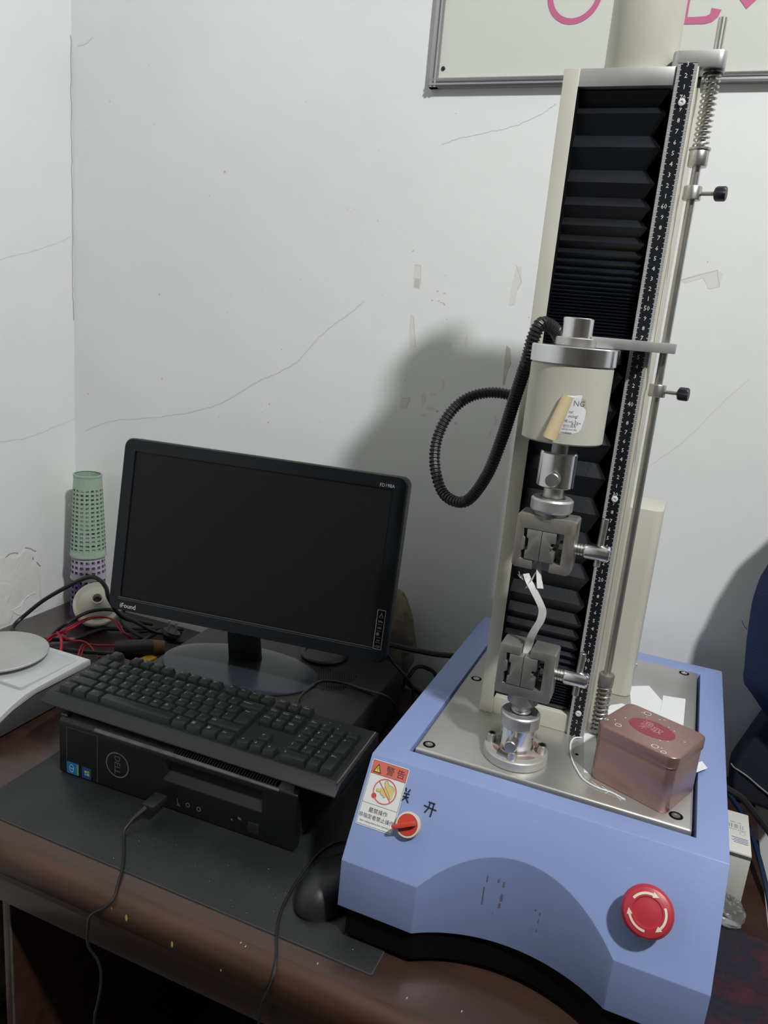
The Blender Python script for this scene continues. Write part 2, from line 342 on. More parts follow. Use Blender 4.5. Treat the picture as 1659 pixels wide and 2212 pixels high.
# ------------------------------------------------------------------ whiteboard
wbx0, wbx1, wbz0, wbz1 = -40.6, 62, 81.7, 130
t = thing('whiteboard', 'white enamel board in a silver frame with pink drawing, high on the back wall', 'whiteboard', (10, YW, wbz0))
part('board_panel', G().box(wbx0+.6, wbx1-.6, YW-.7, YW-.05, wbz0+.6, wbz1-.6), M['board'], t)
g = G(); pr = [(0, 0), (0, -1.1), (.25, -1.35), (.55, -1.25), (.7, -1.0), (.85, -1.25), (1.15, -1.3), (1.35, -1.0), (1.4, 0)]
for horiz, at, sgn in ((1, wbz0, 1), (1, wbz1, -1), (0, wbx0, 1), (0, wbx1, -1)):
    if horiz: g.prism([(YW+d, at+sgn*a) for a, d in pr], lambda a, b, d: (d, a, b), wbx0, wbx1)
    else: g.prism([(at+sgn*a, YW+d) for a, d in pr], lambda a, b, d: (a, b, d), wbz0, wbz1)
part('frame', g, M['frame'], t)
wf = lambda a, b, d: (a, YW-.72-d, b)
g = G(); g.lathe([(.32, 0), (.32, .1), (.2, .16)], (-38.6, YW-.7, 84.4), (0, -1, 0), 12); part('fixing_screw', g, M['knobblk'], t)
g = G(); g.ring((-19.75, 93.6), 3.1, 3.9, wf, .03, 40, math.radians(150), math.radians(392)); part('marker_drawing', g, M['pink'], t, 'pink arc of a circle')
g = G(); g.ribbon([(-4.25, 97), (-4.3, 93), (-4.3, 89.7)], .75, wf, .03); g.ribbon([(-4.65, 89.55), (-3, 89.5), (-1.6, 89.5), (-.9, 89.7), (-.5, 90.1), (-.35, 90.8)], lambda q: .85+.5*q*q, wf, .032); part('marker_drawing', g, M['pink'], t, 'pink hooked stroke')
g = G(); g.poly([(1.6, 92.6), (3.4, 90.6), (5.3, 92.5), (4.6, 94.5), (2.4, 94.5)], wf, .03); part('marker_drawing', g, M['pink'], t, 'pink pointed heart tip')
# ================================================================== DESK
t = thing('office_desk', 'dark mahogany desk with rounded front edge standing along the white wall', 'desk', (-40, 5, FL))
X0, X1 = XW+.4, 25.5
part('desk_top', G().box(X0, X1, -26.6, YW-.3, DESK-2.5, DESK), M['wood'], t, bev=.12)
pr = [(-26.6, DESK)]+[(-26.6-1.9*math.sin(q), DESK-1.9+1.9*math.cos(q)) for q in [i*math.pi/16 for i in range(1, 9)]]+[(-28.4, DESK-3.2), (-28.0, DESK-3.9), (-27.6, DESK-4.2), (-27.6, DESK-5.2), (-26.6, DESK-5.2)]
part('front_moulding', G().prism(pr, YZ, X0, X1), M['wood_edge'], t)
part('apron_board', G().box(X0+2, X1-1.5, -26.2, -24.4, DESK-10.3, DESK-5.2), M['wood'], t, bev=.1)
part('side_panel', G().box(-67, -65.6, -24, 32, FL, DESK-2.5), M['wood'], t, bev=.08)
part('side_panel', G().box(22, 23.6, -24, 32, FL, DESK-2.5), M['wood'], t, bev=.08)
part('side_panel', G().box(X0, X0+1.6, -24, 32, FL, DESK-2.5), M['wood'], t, bev=.08)
part('back_panel', G().box(-65.6, 22, 30, 31.5, FL+12, DESK-2.5), M['wood'], t)
part('edge_strip', G().box(-65.75, -65.55, -24.12, -23.9, FL+.5, DESK-11), M['dusty_lit_edge'], t, 'pale worn edge strip on the leg panel')
df = lambda a, b, d: (a, b, DESK+d)
def chip(x, y, m, r, fn): part('paint_chip', G().poly([(x+r*.4*math.cos(q)*1.0, y+r*math.sin(q)) for q in (0, 1, 2, 3, 4, 5)], fn, .03), m, t)
ef = lambda a, b, d: (a, -28.5-d, b)
for x, z, m, r in ((-42.7, -21.6, 'chip', .5), (-36.4, -22.4, 'chip', .45), (-44.8, -21.2, 'dust', .2), (-45.6, -21.4, 'dust', .16), (-30.0, -22.9, 'dust', .2)): chip(x, z, M[m], r, ef)
for x, y in ((-28.6, -27.0), (-27.9, -27.2), (-20, -25.6), (-10, -25.2), (-3, -25.4), (-4.5, -24.1)): chip(x, y, M['dust'], .17, df)
# desk mat
t = thing('desk_mat', 'large thin black desk mat under the computer, worn along its front edge', 'desk mat', (-43, -5, DESK))
part('sheet', G().box(-71.4, -14.3, -24.4, 14, DESK+.01, DESK+.22), M['mat'], t, bev=.05)
part('worn_edge', G().box(-71.4, -14.3, -24.47, -24.38, DESK+.02, DESK+.2), M['mat_edge'], t, 'worn grey front edge')
part('worn_edge', G().box(-14.36, -14.24, -24.4, -19.8, DESK+.02, DESK+.21), M['mat_edge'], t, 'frayed grey right edge')
g = G()
for _ in range(34):
    x, y = random.uniform(-50, -16), random.uniform(-24, -16); r = random.choice((.03, .04, .05, .07))
    g.poly([(x+r*math.cos(q), y+r*.8*math.sin(q)) for q in (0, 1.3, 2.6, 3.9, 5.2)], df, .235)
part('dust_speck', g, M['dust'], t, kind='stuff')
MATZ = DESK+.22
# ================================================================== TESTING MACHINE
mc = thing('tensile_testing_machine', 'blue and cream bench testing machine with tall black bellows column and two grips', 'testing machine', (-1.4, 5, DESK))
bx0, bx1, yF, yT, yB, zt, zl, zb = -19.9, 17.1, -21.8, -15.45, 32.2, -.3, -9.75, -15.5
px0, px1, py0, py1 = -16.0, 13.6, -12.35, 28.6
def base_g():
    g = G(); h = 9.9; xc = -1.4; dep = 3.15; R = (h*h+dep*dep)/(2*dep); cyy = yF+dep-R
    xs = [bx0, -16, -13.5, xc-h]+[xc+h*math.sin(math.radians(a)) for a in range(-84, 85, 6)]+[xc+h, 11, 14, bx1]
    rows = []
    for x in xs:
        q = abs(x-xc); yc = cyy+math.sqrt(R*R-(x-xc)**2) if q < h-1e-6 else yF
        yc = max(yc, yF); k = (yc-yF)/(yT-yF); rows.append([(x, yT, zt), (x, yc, zl+(zt-zl)*k), (x, yc, zb)])
    n = len(xs); vs = [p for r in rows for p in r]; fs = []
    for i in range(n-1):
        a = i*3; b = a+3; fs += [(a, a+1, b+1, b), (a+1, a+2, b+2, b+1)]
    o = len(vs)
    vs += [(bx0, yB, zt), (bx1, yB, zt), (bx0, yB, zb), (bx1, yB, zb)]
    L = 0; Rr = (n-1)*3
    fs += [(L, o, o+2, L+2, L+1), (Rr, Rr+1, Rr+2, o+3, o+1), (o, o+1, o+3, o+2)]
    fs.append(tuple([i*3+2 for i in range(n)]+[o+3, o+2]))
    e = .45; hx = [(px0-e, py0-e), (px1+e, py0-e), (px1+e, py1+e), (px0-e, py1+e)]; k = len(vs)
    vs += [(x, y, zt) for x, y in hx]+[(x, y, zt-4) for x, y in hx]
    fs += [tuple([i*3 for i in range(n)]+[k+1, k]), (Rr, o+1, k+2, k+1), (o+1, o, k+3, k+2), (o, L, k, k+3)]
    fs += [(k+i, k+(i+1) % 4, k+4+(i+1) % 4, k+4+i) for i in range(4)]+[(k+4, k+5, k+6, k+7)]
    return g.add(vs, fs)
base = part('base_housing', base_g(), M['blue'], mc, bev=.35, seg=3, bang=28)
hA, dA = 9.9, 3.15; RA = (hA*hA+dA*dA)/(2*dA)
part('lower_band', G().prism([(bx0+.9, yF+.6), (-11.2, yF+.6)]+[(-1.4+9.6*math.sin(math.radians(q)), yF+.5+dA-RA+math.sqrt(RA*RA-(9.6*math.sin(math.radians(q)))**2)) for q in range(-80, 81, 10)]+[(8.4, yF+.6), (bx1-.9, yF+.6), (bx1-.9, yB-1), (bx0+.9, yB-1)], XY, -19.2, zb+.1), M['dark'], mc, 'black lower band following the arch')  # black solid filling most of the height between base and desk
for x, y in ((-16, -14.5), (13.2, -14.5), (-16, 27), (13.2, 27)):
    part('rubber_foot', G().lathe([(2.0, 0), (2.3, .4), (2.1, 1.6), (1.4, 2.3)], (x, y, DESK), n=18), M['black'], mc)
plate = part('base_plate', G().box(px0, px1, py0, py1, -1.6, 0), M['plate'], mc, bev=.28, seg=3)
for x, y in ((-14.78, -10.93), (11.99, -10.51), (-14.62, 8.34), (11.77, 27.3)):
    part('plate_screw', G().lathe([(.72, .012), (.62, .02), (.50, .02)], (x, y, 0), n=20), M['dark'], (mc, plate))
    part('plate_screw', G().lathe([(.44, .015), (.44, .05), (.22, .05), (.2, .022)], (x, y, 0), n=16), M['chrome_r'], (mc, plate))
part('plate_hole', G().lathe([(.22, .01), (.2, .02)], (.9, -4, 0), n=12), M['dark'], (mc, plate))
# sloped control panel frame: a across from x=0, b up the slope from the lower fold
sl = Vector((0, yT-yF, zt-zl)); pn = plane_fn((0, yF, zl), (1, 0, 0), sl)
def scuff(pts, fn):
    g = G(); g.poly(pts, fn, .03); part('paint_scuff', g, M['bare'], (mc, base))
h = 9.9; dep = 3.15; RR = (h*h+dep*dep)/(2*dep); cyy = yF+dep-RR
def arcfn(a, b, d): return (a, cyy+math.sqrt(RR*RR-(a+1.4)**2)-d, b)
for x, z, w, hh in ((-4.7, -8.1, .12, .9), (-4.9, -10.2, .14, 2.2), (-3.55, -8.0, .2, .5), (-3.0, -8.3, .24, .7), (-3.05, -9.9, .28, 1.0), (-3.15, -10.9, .22, .7), (-3.7, -12.0, .1, .2), (1.0, -10.1, .14, .4), (.5, -9.9, .16, .3), (.95, -11.0, .07, .6), (.9, -12.2, .1, .5), (.4, -12.2, .1, .2)):
    scuff([(x-w/2, z-hh/2), (x+w/2, z-hh/2+.05), (x+w/2*.8, z+hh/2), (x-w/2*.7, z+hh/2-.08)], arcfn)
# warning label
lx, ly, lw_, lh_ = -19.55, 3.95, 4.3, 6.95
lf = lambda a, b, d: pn(lx+a, ly+b, .04+d)
g = G(); g.prism(rrect(0, lw_, 0, lh_, .15, 3), lf, -.03, .01); lab = part('warning_label', g, M['label'], (mc, base), 'white and red warning sticker')
def lp(g, m): g.flat = True; part('label_print', g, m, (mc, base))
g = G(); g.poly([(.1, 5.45), (lw_-.1, 5.45), (lw_-.1, lh_-.1), (.1, lh_-.1)], lf, .02); lp(g, M['lab_red'])
g = G()
for p in ([(.1, .1), (.1, lh_-.1)], [(lw_-.1, .1), (lw_-.1, lh_-.1)], [(.1, .12), (lw_-.1, .12)], [(.1, 5.45), (lw_-.1, 5.45)], [(.1, 2.35), (lw_-.1, 2.35)], [(.1, lh_-.1), (lw_-.1, lh_-.1)]): g.ribbon(p, .035, lf, .025)
put_text(g, '警', 1.0, 2.25, 5.78, lf, .03); put_text(g, '告', 1.0, 3.5, 5.78, lf, .03)
put_text(g, '嚴禁操作', .58, 2.15, 1.55, lf, .03, sx=.95); put_text(g, '非指定者禁止操作', .53, 2.15, .88, lf, .03, sx=.96)
put_text(g, 'After training before then operation', .25, 2.1, .42, lf, .03, sx=.95)
g.poly([(.32, 5.6), (1.28, 5.6), (.8, 6.6)], lf, .03); lp(g, M['ink'])
g = G(); g.poly([(.47, 5.7), (1.13, 5.7), (.8, 6.4)], lf, .036); lp(g, M['lab_yel'])
g = G(); put_text(g, '!', .62, .8, 5.74, lf, .042); lp(g, M['ink'])
g = G(); g.poly([(2.0, 4.95), (2.25, 5.1), (2.55, 4.75), (3.05, 4.65), (3.3, 4.3), (3.2, 3.3), (2.95, 3.35), (2.5, 3.5), (2.3, 3.3), (2.1, 3.55), (1.85, 3.6), (1.6, 3.75), (1.3, 3.8), (1.35, 4.05), (1.85, 4.25), (2.1, 4.45)], lf, .028); lp(g, M['lab_skin'])
g = G()
for p in ([(2.25, 5.1), (2.0, 4.95), (2.1, 4.55), (2.5, 4.1), (2.9, 3.6), (3.0, 3.3)], [(1.35, 4.05), (1.3, 3.8), (1.6, 3.75), (1.8, 3.95)], [(1.75, 3.85), (1.95, 3.5), (2.15, 3.55)], [(2.1, 3.6), (2.3, 3.3), (2.5, 3.5)], [(2.25, 5.1), (2.55, 4.75), (3.05, 4.65), (3.3, 4.3)]):
    g.ribbon([(q.x, q.y) for q in catmull([(a, b, 0) for a, b in p], 4)], .03, lf, .034)
lp(g, M['ink'])
g = G(); g.ring((2.25, 3.95), 1.22, 1.34, lf, .04, 40); g.ribbon([(1.35, 4.85), (3.15, 3.05)], .1, lf, .042); g.ring((1.18, 3.25), 0, .3, lf, .03, 16); lp(g, M['lab_line'])
g = G(); g.ring((1.18, 3.28), .16, .2, lf, .035, 14); lp(g, M['ink'])
# handwritten marker characters beside the switch
g = G()
def strokes(ox, oy, L, k=1):
    for p in L: g.ribbon([(ox+a*k, oy+b*k) for a, b in p], .17, pn, .03)
strokes(-12.0, 7.7, [[(-.35, .62), (.0, .6), (.42, .6)], [(-.75, .15), (0, .05), (.7, .0)], [(-.15, .6), (-.2, 0), (-.5, -.55)], [(.28, .6), (.25, 0), (.2, -.8)]])
strokes(-14.9, 8.0, [[(-.22, 1.0), (-.12, .6)], [(.3, .95), (.1, .55)], [(-.3, .4), (.35, .42)], [(-.4, .05), (.35, .1)], [(.05, .5), (0, 0), (-.45, -.5)], [(.02, .1), (.2, -.2), (.42, -.45)]])
g.flat = True; part('marker_writing', g, M['marker'], (mc, base))
# rotary switch and emergency stop
def on_panel(a, b, d): return pn(a, b, d)
nrm = Vector(pn(0, 0, 1))-Vector(pn(0, 0, 0))
c = Vector(pn(-13.75, 5.5, 0))
sw = part('rotary_switch', G().lathe([(1.32, .02), (1.36, .5), (1.28, .78), (1.12, .8), (1.1, .7)], c, nrm, 32), M['ivory'], mc, 'ivory switch collar')
part('switch_face', G().lathe([(1.1, .1), (1.1, .78), (1.06, .82)], c, nrm, 32), M['redsw'], (mc, sw))
ha = math.radians(205); hu = Vector((math.cos(ha), math.sin(ha)))
def hf(a, b, d): return pn(-13.75+hu.x*a-hu.y*b, 5.5+hu.y*a+hu.x*b, d)
g = G(); g.prism([(-1.0, -.27), (.6, -.27), (1.45, -.2), (1.6, 0), (1.45, .2), (.6, .27), (-1.0, .27)], hf, .8, 1.65); part('switch_lever', g, M['redsw'], (mc, sw), bev=.1)
c = Vector(pn(10.6, 5.15, 0))
eb = part('emergency_stop_button', G().lathe([(1.3, .02), (1.3, 1.2), (1.5, 1.35), (2.3, 1.75), (2.38, 2.0), (2.32, 2.3), (2.1, 2.55), (1.7, 2.68), (1.35, 2.72), (1.28, 2.64), (1.2, 2.64), (.8, 2.72), (0, 2.74)], c, nrm, 40), M['red'], mc, 'red mushroom emergency stop button')
bf = lambda a, b, d: pn(10.6+a, 5.15+b, d)
def dome(a, b, d):
    r = math.hypot(a, b); zz = 2.72 if r < 1.35 else (2.72-.17*((r-1.35)/.75)**2 if r < 2.1 else 2.55); return pn(10.6+a, 5.15+b, zz+d)
for k in range(3):
    g = G(); a0 = math.radians(150-120*k); a1 = a0-math.radians(68); n = 14
    pts = [(1.62*math.cos(a0+(a1-a0)*i/n), 1.62*math.sin(a0+(a1-a0)*i/n)) for i in range(n+1)]
    g.ribbon(pts, .22, dome, .035); e = pts[-1]; tt = Vector((math.sin(a1), -math.cos(a1))); rr = Vector((math.cos(a1), math.sin(a1)))
    e = Vector(e); tri = [e+rr*.27, e-rr*.27, e+tt*.55-rr*.03]; g.poly([(p.x, p.y) for p in tri], dome, .04); part('rotation_arrow', g, M['arrow'], (mc, eb))
# ---------------- column
part('side_rail', G().box(-11.96, -10.3, 0, 13.8, .01, 72.95), M['cream'], mc, bev=.12)
rail = part('side_rail', G().box(-1.0, 1.05, .18, 13.8, .01, 72.9), M['cream_worn'], mc, 'cream rail with brown streaks on its side', bev=.12)
part('top_bar', G().box(-10.3, -1.0, .15, 13.8, 71.2, 72.9), M['alu'], mc, bev=.05)
part('bottom_bar', G().box(-10.3, -1.0, .3, 10, .01, 2.3), M['cream'], mc, bev=.08)
part('rail_cover_strip', G().box(-10.32, -10.24, .04, 8, 2.3, 71.2), M['dark'], mc)  # black strip added to cover the left rail's cream inner face
part('column_back', G().box(-10.3, -1.0, 12, 13.6, 2.3, 71.2), M['dark'], mc)
ruler = part('ruler', G().box(-.92, .92, -.06, .18, -.1, 73.1), M['bellow'], mc, 'black scale with white centimetre marks')
rf = lambda a, b, d: (a, -.06-d, b)
g = G()
for i in range(0, 731):
    z = i*.1; L = .46 if i % 10 == 0 else (.40 if i % 5 == 0 else .30)
    for s in (-1, 1):
        x0, x1 = (s*.92, s*(.92-L)); g.add([rf(x0, z-.026, .012), rf(x1, z-.026, .012), rf(x1, z+.026, .012), rf(x0, z+.026, .012)], [(0, 1, 2, 3)])
for i in range(0, 74):
    s = str(i) if i % 10 == 0 else str(i % 10); put_text(g, s, .62 if i % 10 else .72, 0, i-.22, rf, .014, res=1, sx=.85 if i % 10 == 0 else 1)
part('scale_print', g, M['white'], (mc, ruler), kind='stuff')
for z in (69.6, 29.5, 3.1): part('ruler_screw', G().lathe([(.36, 0), (.33, .16), (.15, .2), (.12, .1)], (0.03, -.07, z), (0, -1, 0), 16), M['white'], (mc, ruler))
# bellows: ridge/valley loops, mitred corners
def bellows(zr, zlo, zhi):
    L = []; R = sorted(zr); xa, xb, yf = -10.28, -1.35, .9
    zz = [zlo]+R+[zhi]
    loops = [(zlo, 1)]
    for i, z in enumerate(R):
        zn = R[i+1] if i+1 < len(R) else zhi; zp = R[i-1] if i else zlo; d = min(1.0, .25+(zn-z)*.22)
        loops.append((z, 0, 0)); loops.append((z+.40*(zn-z), 1, d))
    loops[0] = (zlo, 1, .4); g = G(); vs = []
    for z, k, d in loops:
        q = d if k else 0; vs += [(xa, 7, z), (xa, yf+q, z), (xb-q*1.15, yf+q, z), (xb-q*1.15, 7, z)]
    return g.add(vs, [(4*i+j, 4*i+j+1, 4*i+5+j, 4*i+4+j) for i in range(len(loops)-1) for j in range(3)])
ups = [71.0, 68.9, 65.7, 62.3, 60.0, 58.0, 56.4, 55.2, 54.3, 53.5, 52.8, 52.2, 51.7, 51.25, 50.85]+[50.5-.34*i for i in range(15)]
part('bellows', bellows(ups, 45.3, 71.2), M['bellow'], mc, 'upper accordion bellows, folds packed towards the load cell', ang=10)
lows = [42.6, 38.9, 35.1, 31.3, 27.1, 22.9, 19.4, 16.1, 13.7, 12.1, 10.6, 9.5, 8.6, 7.85, 7.2, 6.65, 6.2]+[5.8-.36*i for i in range(9)]
part('bellows', bellows(lows, 2.3, 44.2), M['bellow'], mc, 'lower accordion bellows, folds packed near the base plate', ang=10)
part('crosshead_block', G().box(-9.6, -2.0, -4.5, 4, 43.9, 45.5), M['alu'], mc, bev=.1)
# motor housing on top, rear housing
part('motor_housing', G().lathe([(3.55, 0), (3.62, .2), (3.62, 8.9), (3.3, 9.3)], (-5.0, 4.4, 72.9), n=40), M['cream'], mc, 'cream cylinder on top of the column')
part('motor_cable', G().tube([(-9.8, 8.2, 72.9), (-9.0, 9.2, 74.2), (-7.4, 9.8, 75.3), (-5.6, 10.0, 75.0), (-4.5, 9.8, 73.2)], .8, 10, 4), M['navy'], mc, 'thick dark cable behind the motor cylinder')
part('rear_housing', G().prism(rrect(-11.5, 5.1, 14.2, 22, 1.1), XY, .01, 26), M['cream'], mc, 'cream box behind the column', bev=.15)
part('rear_screw', G().lathe([(.35, 0), (.35, .15), (.2, .2)], (5.1, 19, 3), (1, 0, 0), 12), M['chrome_r'], mc)
# limit rod
RX, RY = 2.36, 2.0
rod = part('limit_rod', G().cyl((RX, RY, .2), (RX, RY, 77.6), .42, 16, bev=.06), M['chrome_r'], mc)
g = G(); g.prism(rrect(-1.6, 3.35, .6, 3.5, .7), XY, 72.9, 74.45); part('rod_bracket', g, M['alu'], mc, bev=.12)
part('bracket_screw', G().cyl((1.05, 1.9, 71.9), (1.35, 1.9, 71.9), .5, 14), M['knobblk'], mc)
def spring(z0, z1, n, r=.72, w=.1):
    N = n*14; return G().tube([(RX+r*math.cos(2*math.pi*i/14), RY+r*math.sin(2*math.pi*i/14), z0+(z1-z0)*i/N) for i in range(N+1)], w, 6)
part('coil_spring', spring(65.9, 72.5, 13), M['chrome_r'], mc, 'upper coil spring on the rod')
part('spring_washer', G().lathe([(.5, 0), (.95, .05), (.95, .2), (.5, .25)], (RX, RY, 72.45), n=20), M['knobblk'], mc)
part('rod_collar', G().lathe([(.45, 0), (.9, .05), (.95, .15), (.95, 1.45), (.9, 1.55), (1.05, 1.6), (1.05, 1.78), (.45, 1.8)], (RX, RY, 64.1), n=24), M['chrome_r'], mc)
part('coil_spring', spring(.3, 6.5, 11, .74, .15), M['iron'], mc, 'lower coil spring on the rod')
part('rod_collar', G().lathe([(.45, 0), (.86, .05), (.9, .15), (.9, 1.45), (.85, 1.55), (.45, 1.56)], (RX, RY, 6.5), n=24), M['iron'], mc)
for z, dx in ((61.6, 0), (41.6, 0)):
    cl = part('stop_clamp', G().lathe([(.45, 0), (.85, .03), (.9, .1), (.9, 1.25), (.85, 1.35), (.45, 1.36)], (RX, RY, z-.65), n=24), M['chrome_r'], mc)
    part('clamp_screw', G().cyl((RX+.8, RY-.2, z), (RX+2.3, RY-.5, z), .2, 10), M['iron'], (mc, cl))
    g = G(); nn = 28; g.lathe([(.4, 0), (.66, .12), (.72, .3), (.72, 1.0), (.62, 1.15), (.3, 1.18)], (RX+2.1, RY-.45, z), (1, -.18, 0), nn)
    for i in range(nn*6):
        if (i % nn) % 4 < 2 and nn <= i < nn*4:
            p = Vector(g.v[i]); ctr = Vector((RX+2.1, RY-.45, z))+Vector((1, -.18, 0)).normalized()*((p-Vector((RX+2.1, RY-.45, z))).dot(Vector((1, -.18, 0)).normalized())); g.v[i] = tuple(ctr+(p-ctr)*.88)
    part('thumb_knob', g, M['knobblk'], (mc, cl), 'black fluted knob')
# ---------------- load cell and grips on axis (AX, AY)
AX, AY = -5.5, -8.0
part('crosshead_ring', G().lathe([(4.0, 43.85), (4.2, 43.95), (4.2, 45.5), (4.1, 45.6), (2, 45.6)], (AX, AY, 0), n=56), M['chrome'], mc, 'polished ring above the load cell')
part('knurled_nut', G().lathe([(1.9, 45.6), (2.0, 45.7), (2.0, 46.35), (1.9, 46.45), (1.5, 46.45)], (AX, AY, 0), n=40), M['chrome_r'], mc)
part('load_cell_cap', G().lathe([(1.5, 46.3), (1.5, 48.25), (1.42, 48.33), (1.0, 48.33)], (AX, AY, 0), n=32), M['chrome'], mc)
g = G(); g.prism([(-5.0, -6.1), (-4.0, -8.5), (3.15, .6), (3.5, 1.0), (3.5, 3.0), (2.6, 3.1), (1.4, 2.6)], XY, 45.65, 46.7); part('limit_arm', g, M['alu'], mc, bev=.06)
lc = part('load_cell_body', G().lathe([(3.9, 36.25), (4.05, 36.4), (4.05, 43.7), (3.95, 43.85), (3.8, 43.85)], (AX, AY, 0), n=56), M['cream'], mc, 'cream cylinder')
def cylf(r):
    def f(a, b, d): q = math.radians(-81)+a/r; return (AX+(r+d)*math.cos(q), AY+(r+d)*math.sin(q), b)
    return f
cf = cylf(4.05)
g = G(); n = 10
P = [(-.2, 41.15), (1.35, 41.2), (1.25, 40.4), (1.95, 39.8), (1.9, 38.9), (1.65, 37.9), (1.3, 37.5), (-.5, 37.3)]
def strip_poly(pts, fn, d):
    # fan with subdivided rows so the paper hugs the cylinder
    zs = sorted({p[1] for p in pts}); rows = []
    for k in range(25):
        z = zs[0]+(zs[-1]-zs[0])*k/24*.999+.0005; xs = []
        for i in range(len(pts)):
            (a, b), (c_, e) = pts[i], pts[(i+1) % len(pts)]
            if (b-z)*(e-z) < 0: xs.append(a+(c_-a)*(z-b)/(e-b))
        if len(xs) >= 2: rows.append((min(xs), max(xs), z))
    gg = G(); m_ = 6
    vs = [fn(a+(b-a)*i/m_, z, d) for a, b, z in rows for i in range(m_+1)]
    return gg.add(vs, [(r*(m_+1)+i, r*(m_+1)+i+1, (r+1)*(m_+1)+i+1, (r+1)*(m_+1)+i) for r in range(len(rows)-1) for i in range(m_)])
part('glue_patch', strip_poly([(.9, 41.1), (1.75, 40.8), (2.1, 39.6), (1.9, 39.2), (1.0, 39.5)], cf, .015), M['glue'], (mc, lc))
part('torn_label', strip_poly(P, cf, .03), M['paper'], (mc, lc), 'half torn white seal label')
g = G(); put_text(g, 'NG', .75, 1.15, 40.15, cf, .05); put_text(g, 'ns!', .36, .5, 39.45, cf, .05); put_text(g, 'oving!', .4, .75, 39.02, cf, .05)
put_text(g, '期', .3, .15, 38.55, cf, .05); put_text(g, 'no', .3, .5, 38.55, cf, .05); put_text(g, 'k3s~', .62, 1.15, 38.35, cf, .05, sx=.8)
put_text(g, '切勿,将失', .3, .55, 38.08, cf, .05); put_text(g, 'will be over the', .25, .55, 37.8, cf, .05, sx=.9); put_text(g, 'conditions', .25, .3, 37.48, cf, .05)
part('label_print', g, M['inkg'], (mc, lc))
g = G()                                   # the peeled half, curled into a roll
p0, p1 = Vector(cf(.0, 41.1, .45)), Vector(cf(-1.0, 36.9, .75)); axd = (p1-p0).normalized(); outv = Vector((math.cos(math.radians(-85)), math.sin(math.radians(-85)), 0)); sd = axd.cross(outv).normalized()
def roll(u, v):
    q = -1.2+u*4.6; r = .55+.12*v; c_ = p0+(p1-p0)*v; return tuple(c_+(sd*math.cos(q)+outv*math.sin(q))*r)
g.grid(roll, 16, 6); part('peeled_label', g, M['label_y'], (mc, lc), 'yellowed peeled half of the label, rolled up')
part('load_stud', G().cyl((AX, AY, 34.8), (AX, AY, 36.4), .85, 20), M['iron'], mc)
cpl = part('upper_coupling', G().lathe([(1.75, 31.4), (1.9, 31.5), (1.9, 34.9), (1.8, 35.05), (.5, 35.05)], (AX, AY, 0), n=36), M['chrome'], mc)
part('coupling_pin', G().cyl((AX+.1, AY-1.2, 32.5), (AX+.1, AY-2.9, 32.5), .72, 24, bev=.08), M['chrome_r'], (mc, cpl))
part('coupling_neck', G().lathe([(1.05, 29.9), (1.05, 31.5)], (AX, AY, 0), n=24), M['chrome_r'], mc)
part('lock_ring', G().lathe([(1.3, 28.75), (2.05, 28.8), (2.18, 29.0), (2.18, 30.0), (2.0, 30.2), (1.35, 30.22), (1.3, 29.9)], (AX, AY, 0), n=36), M['alu'], mc)
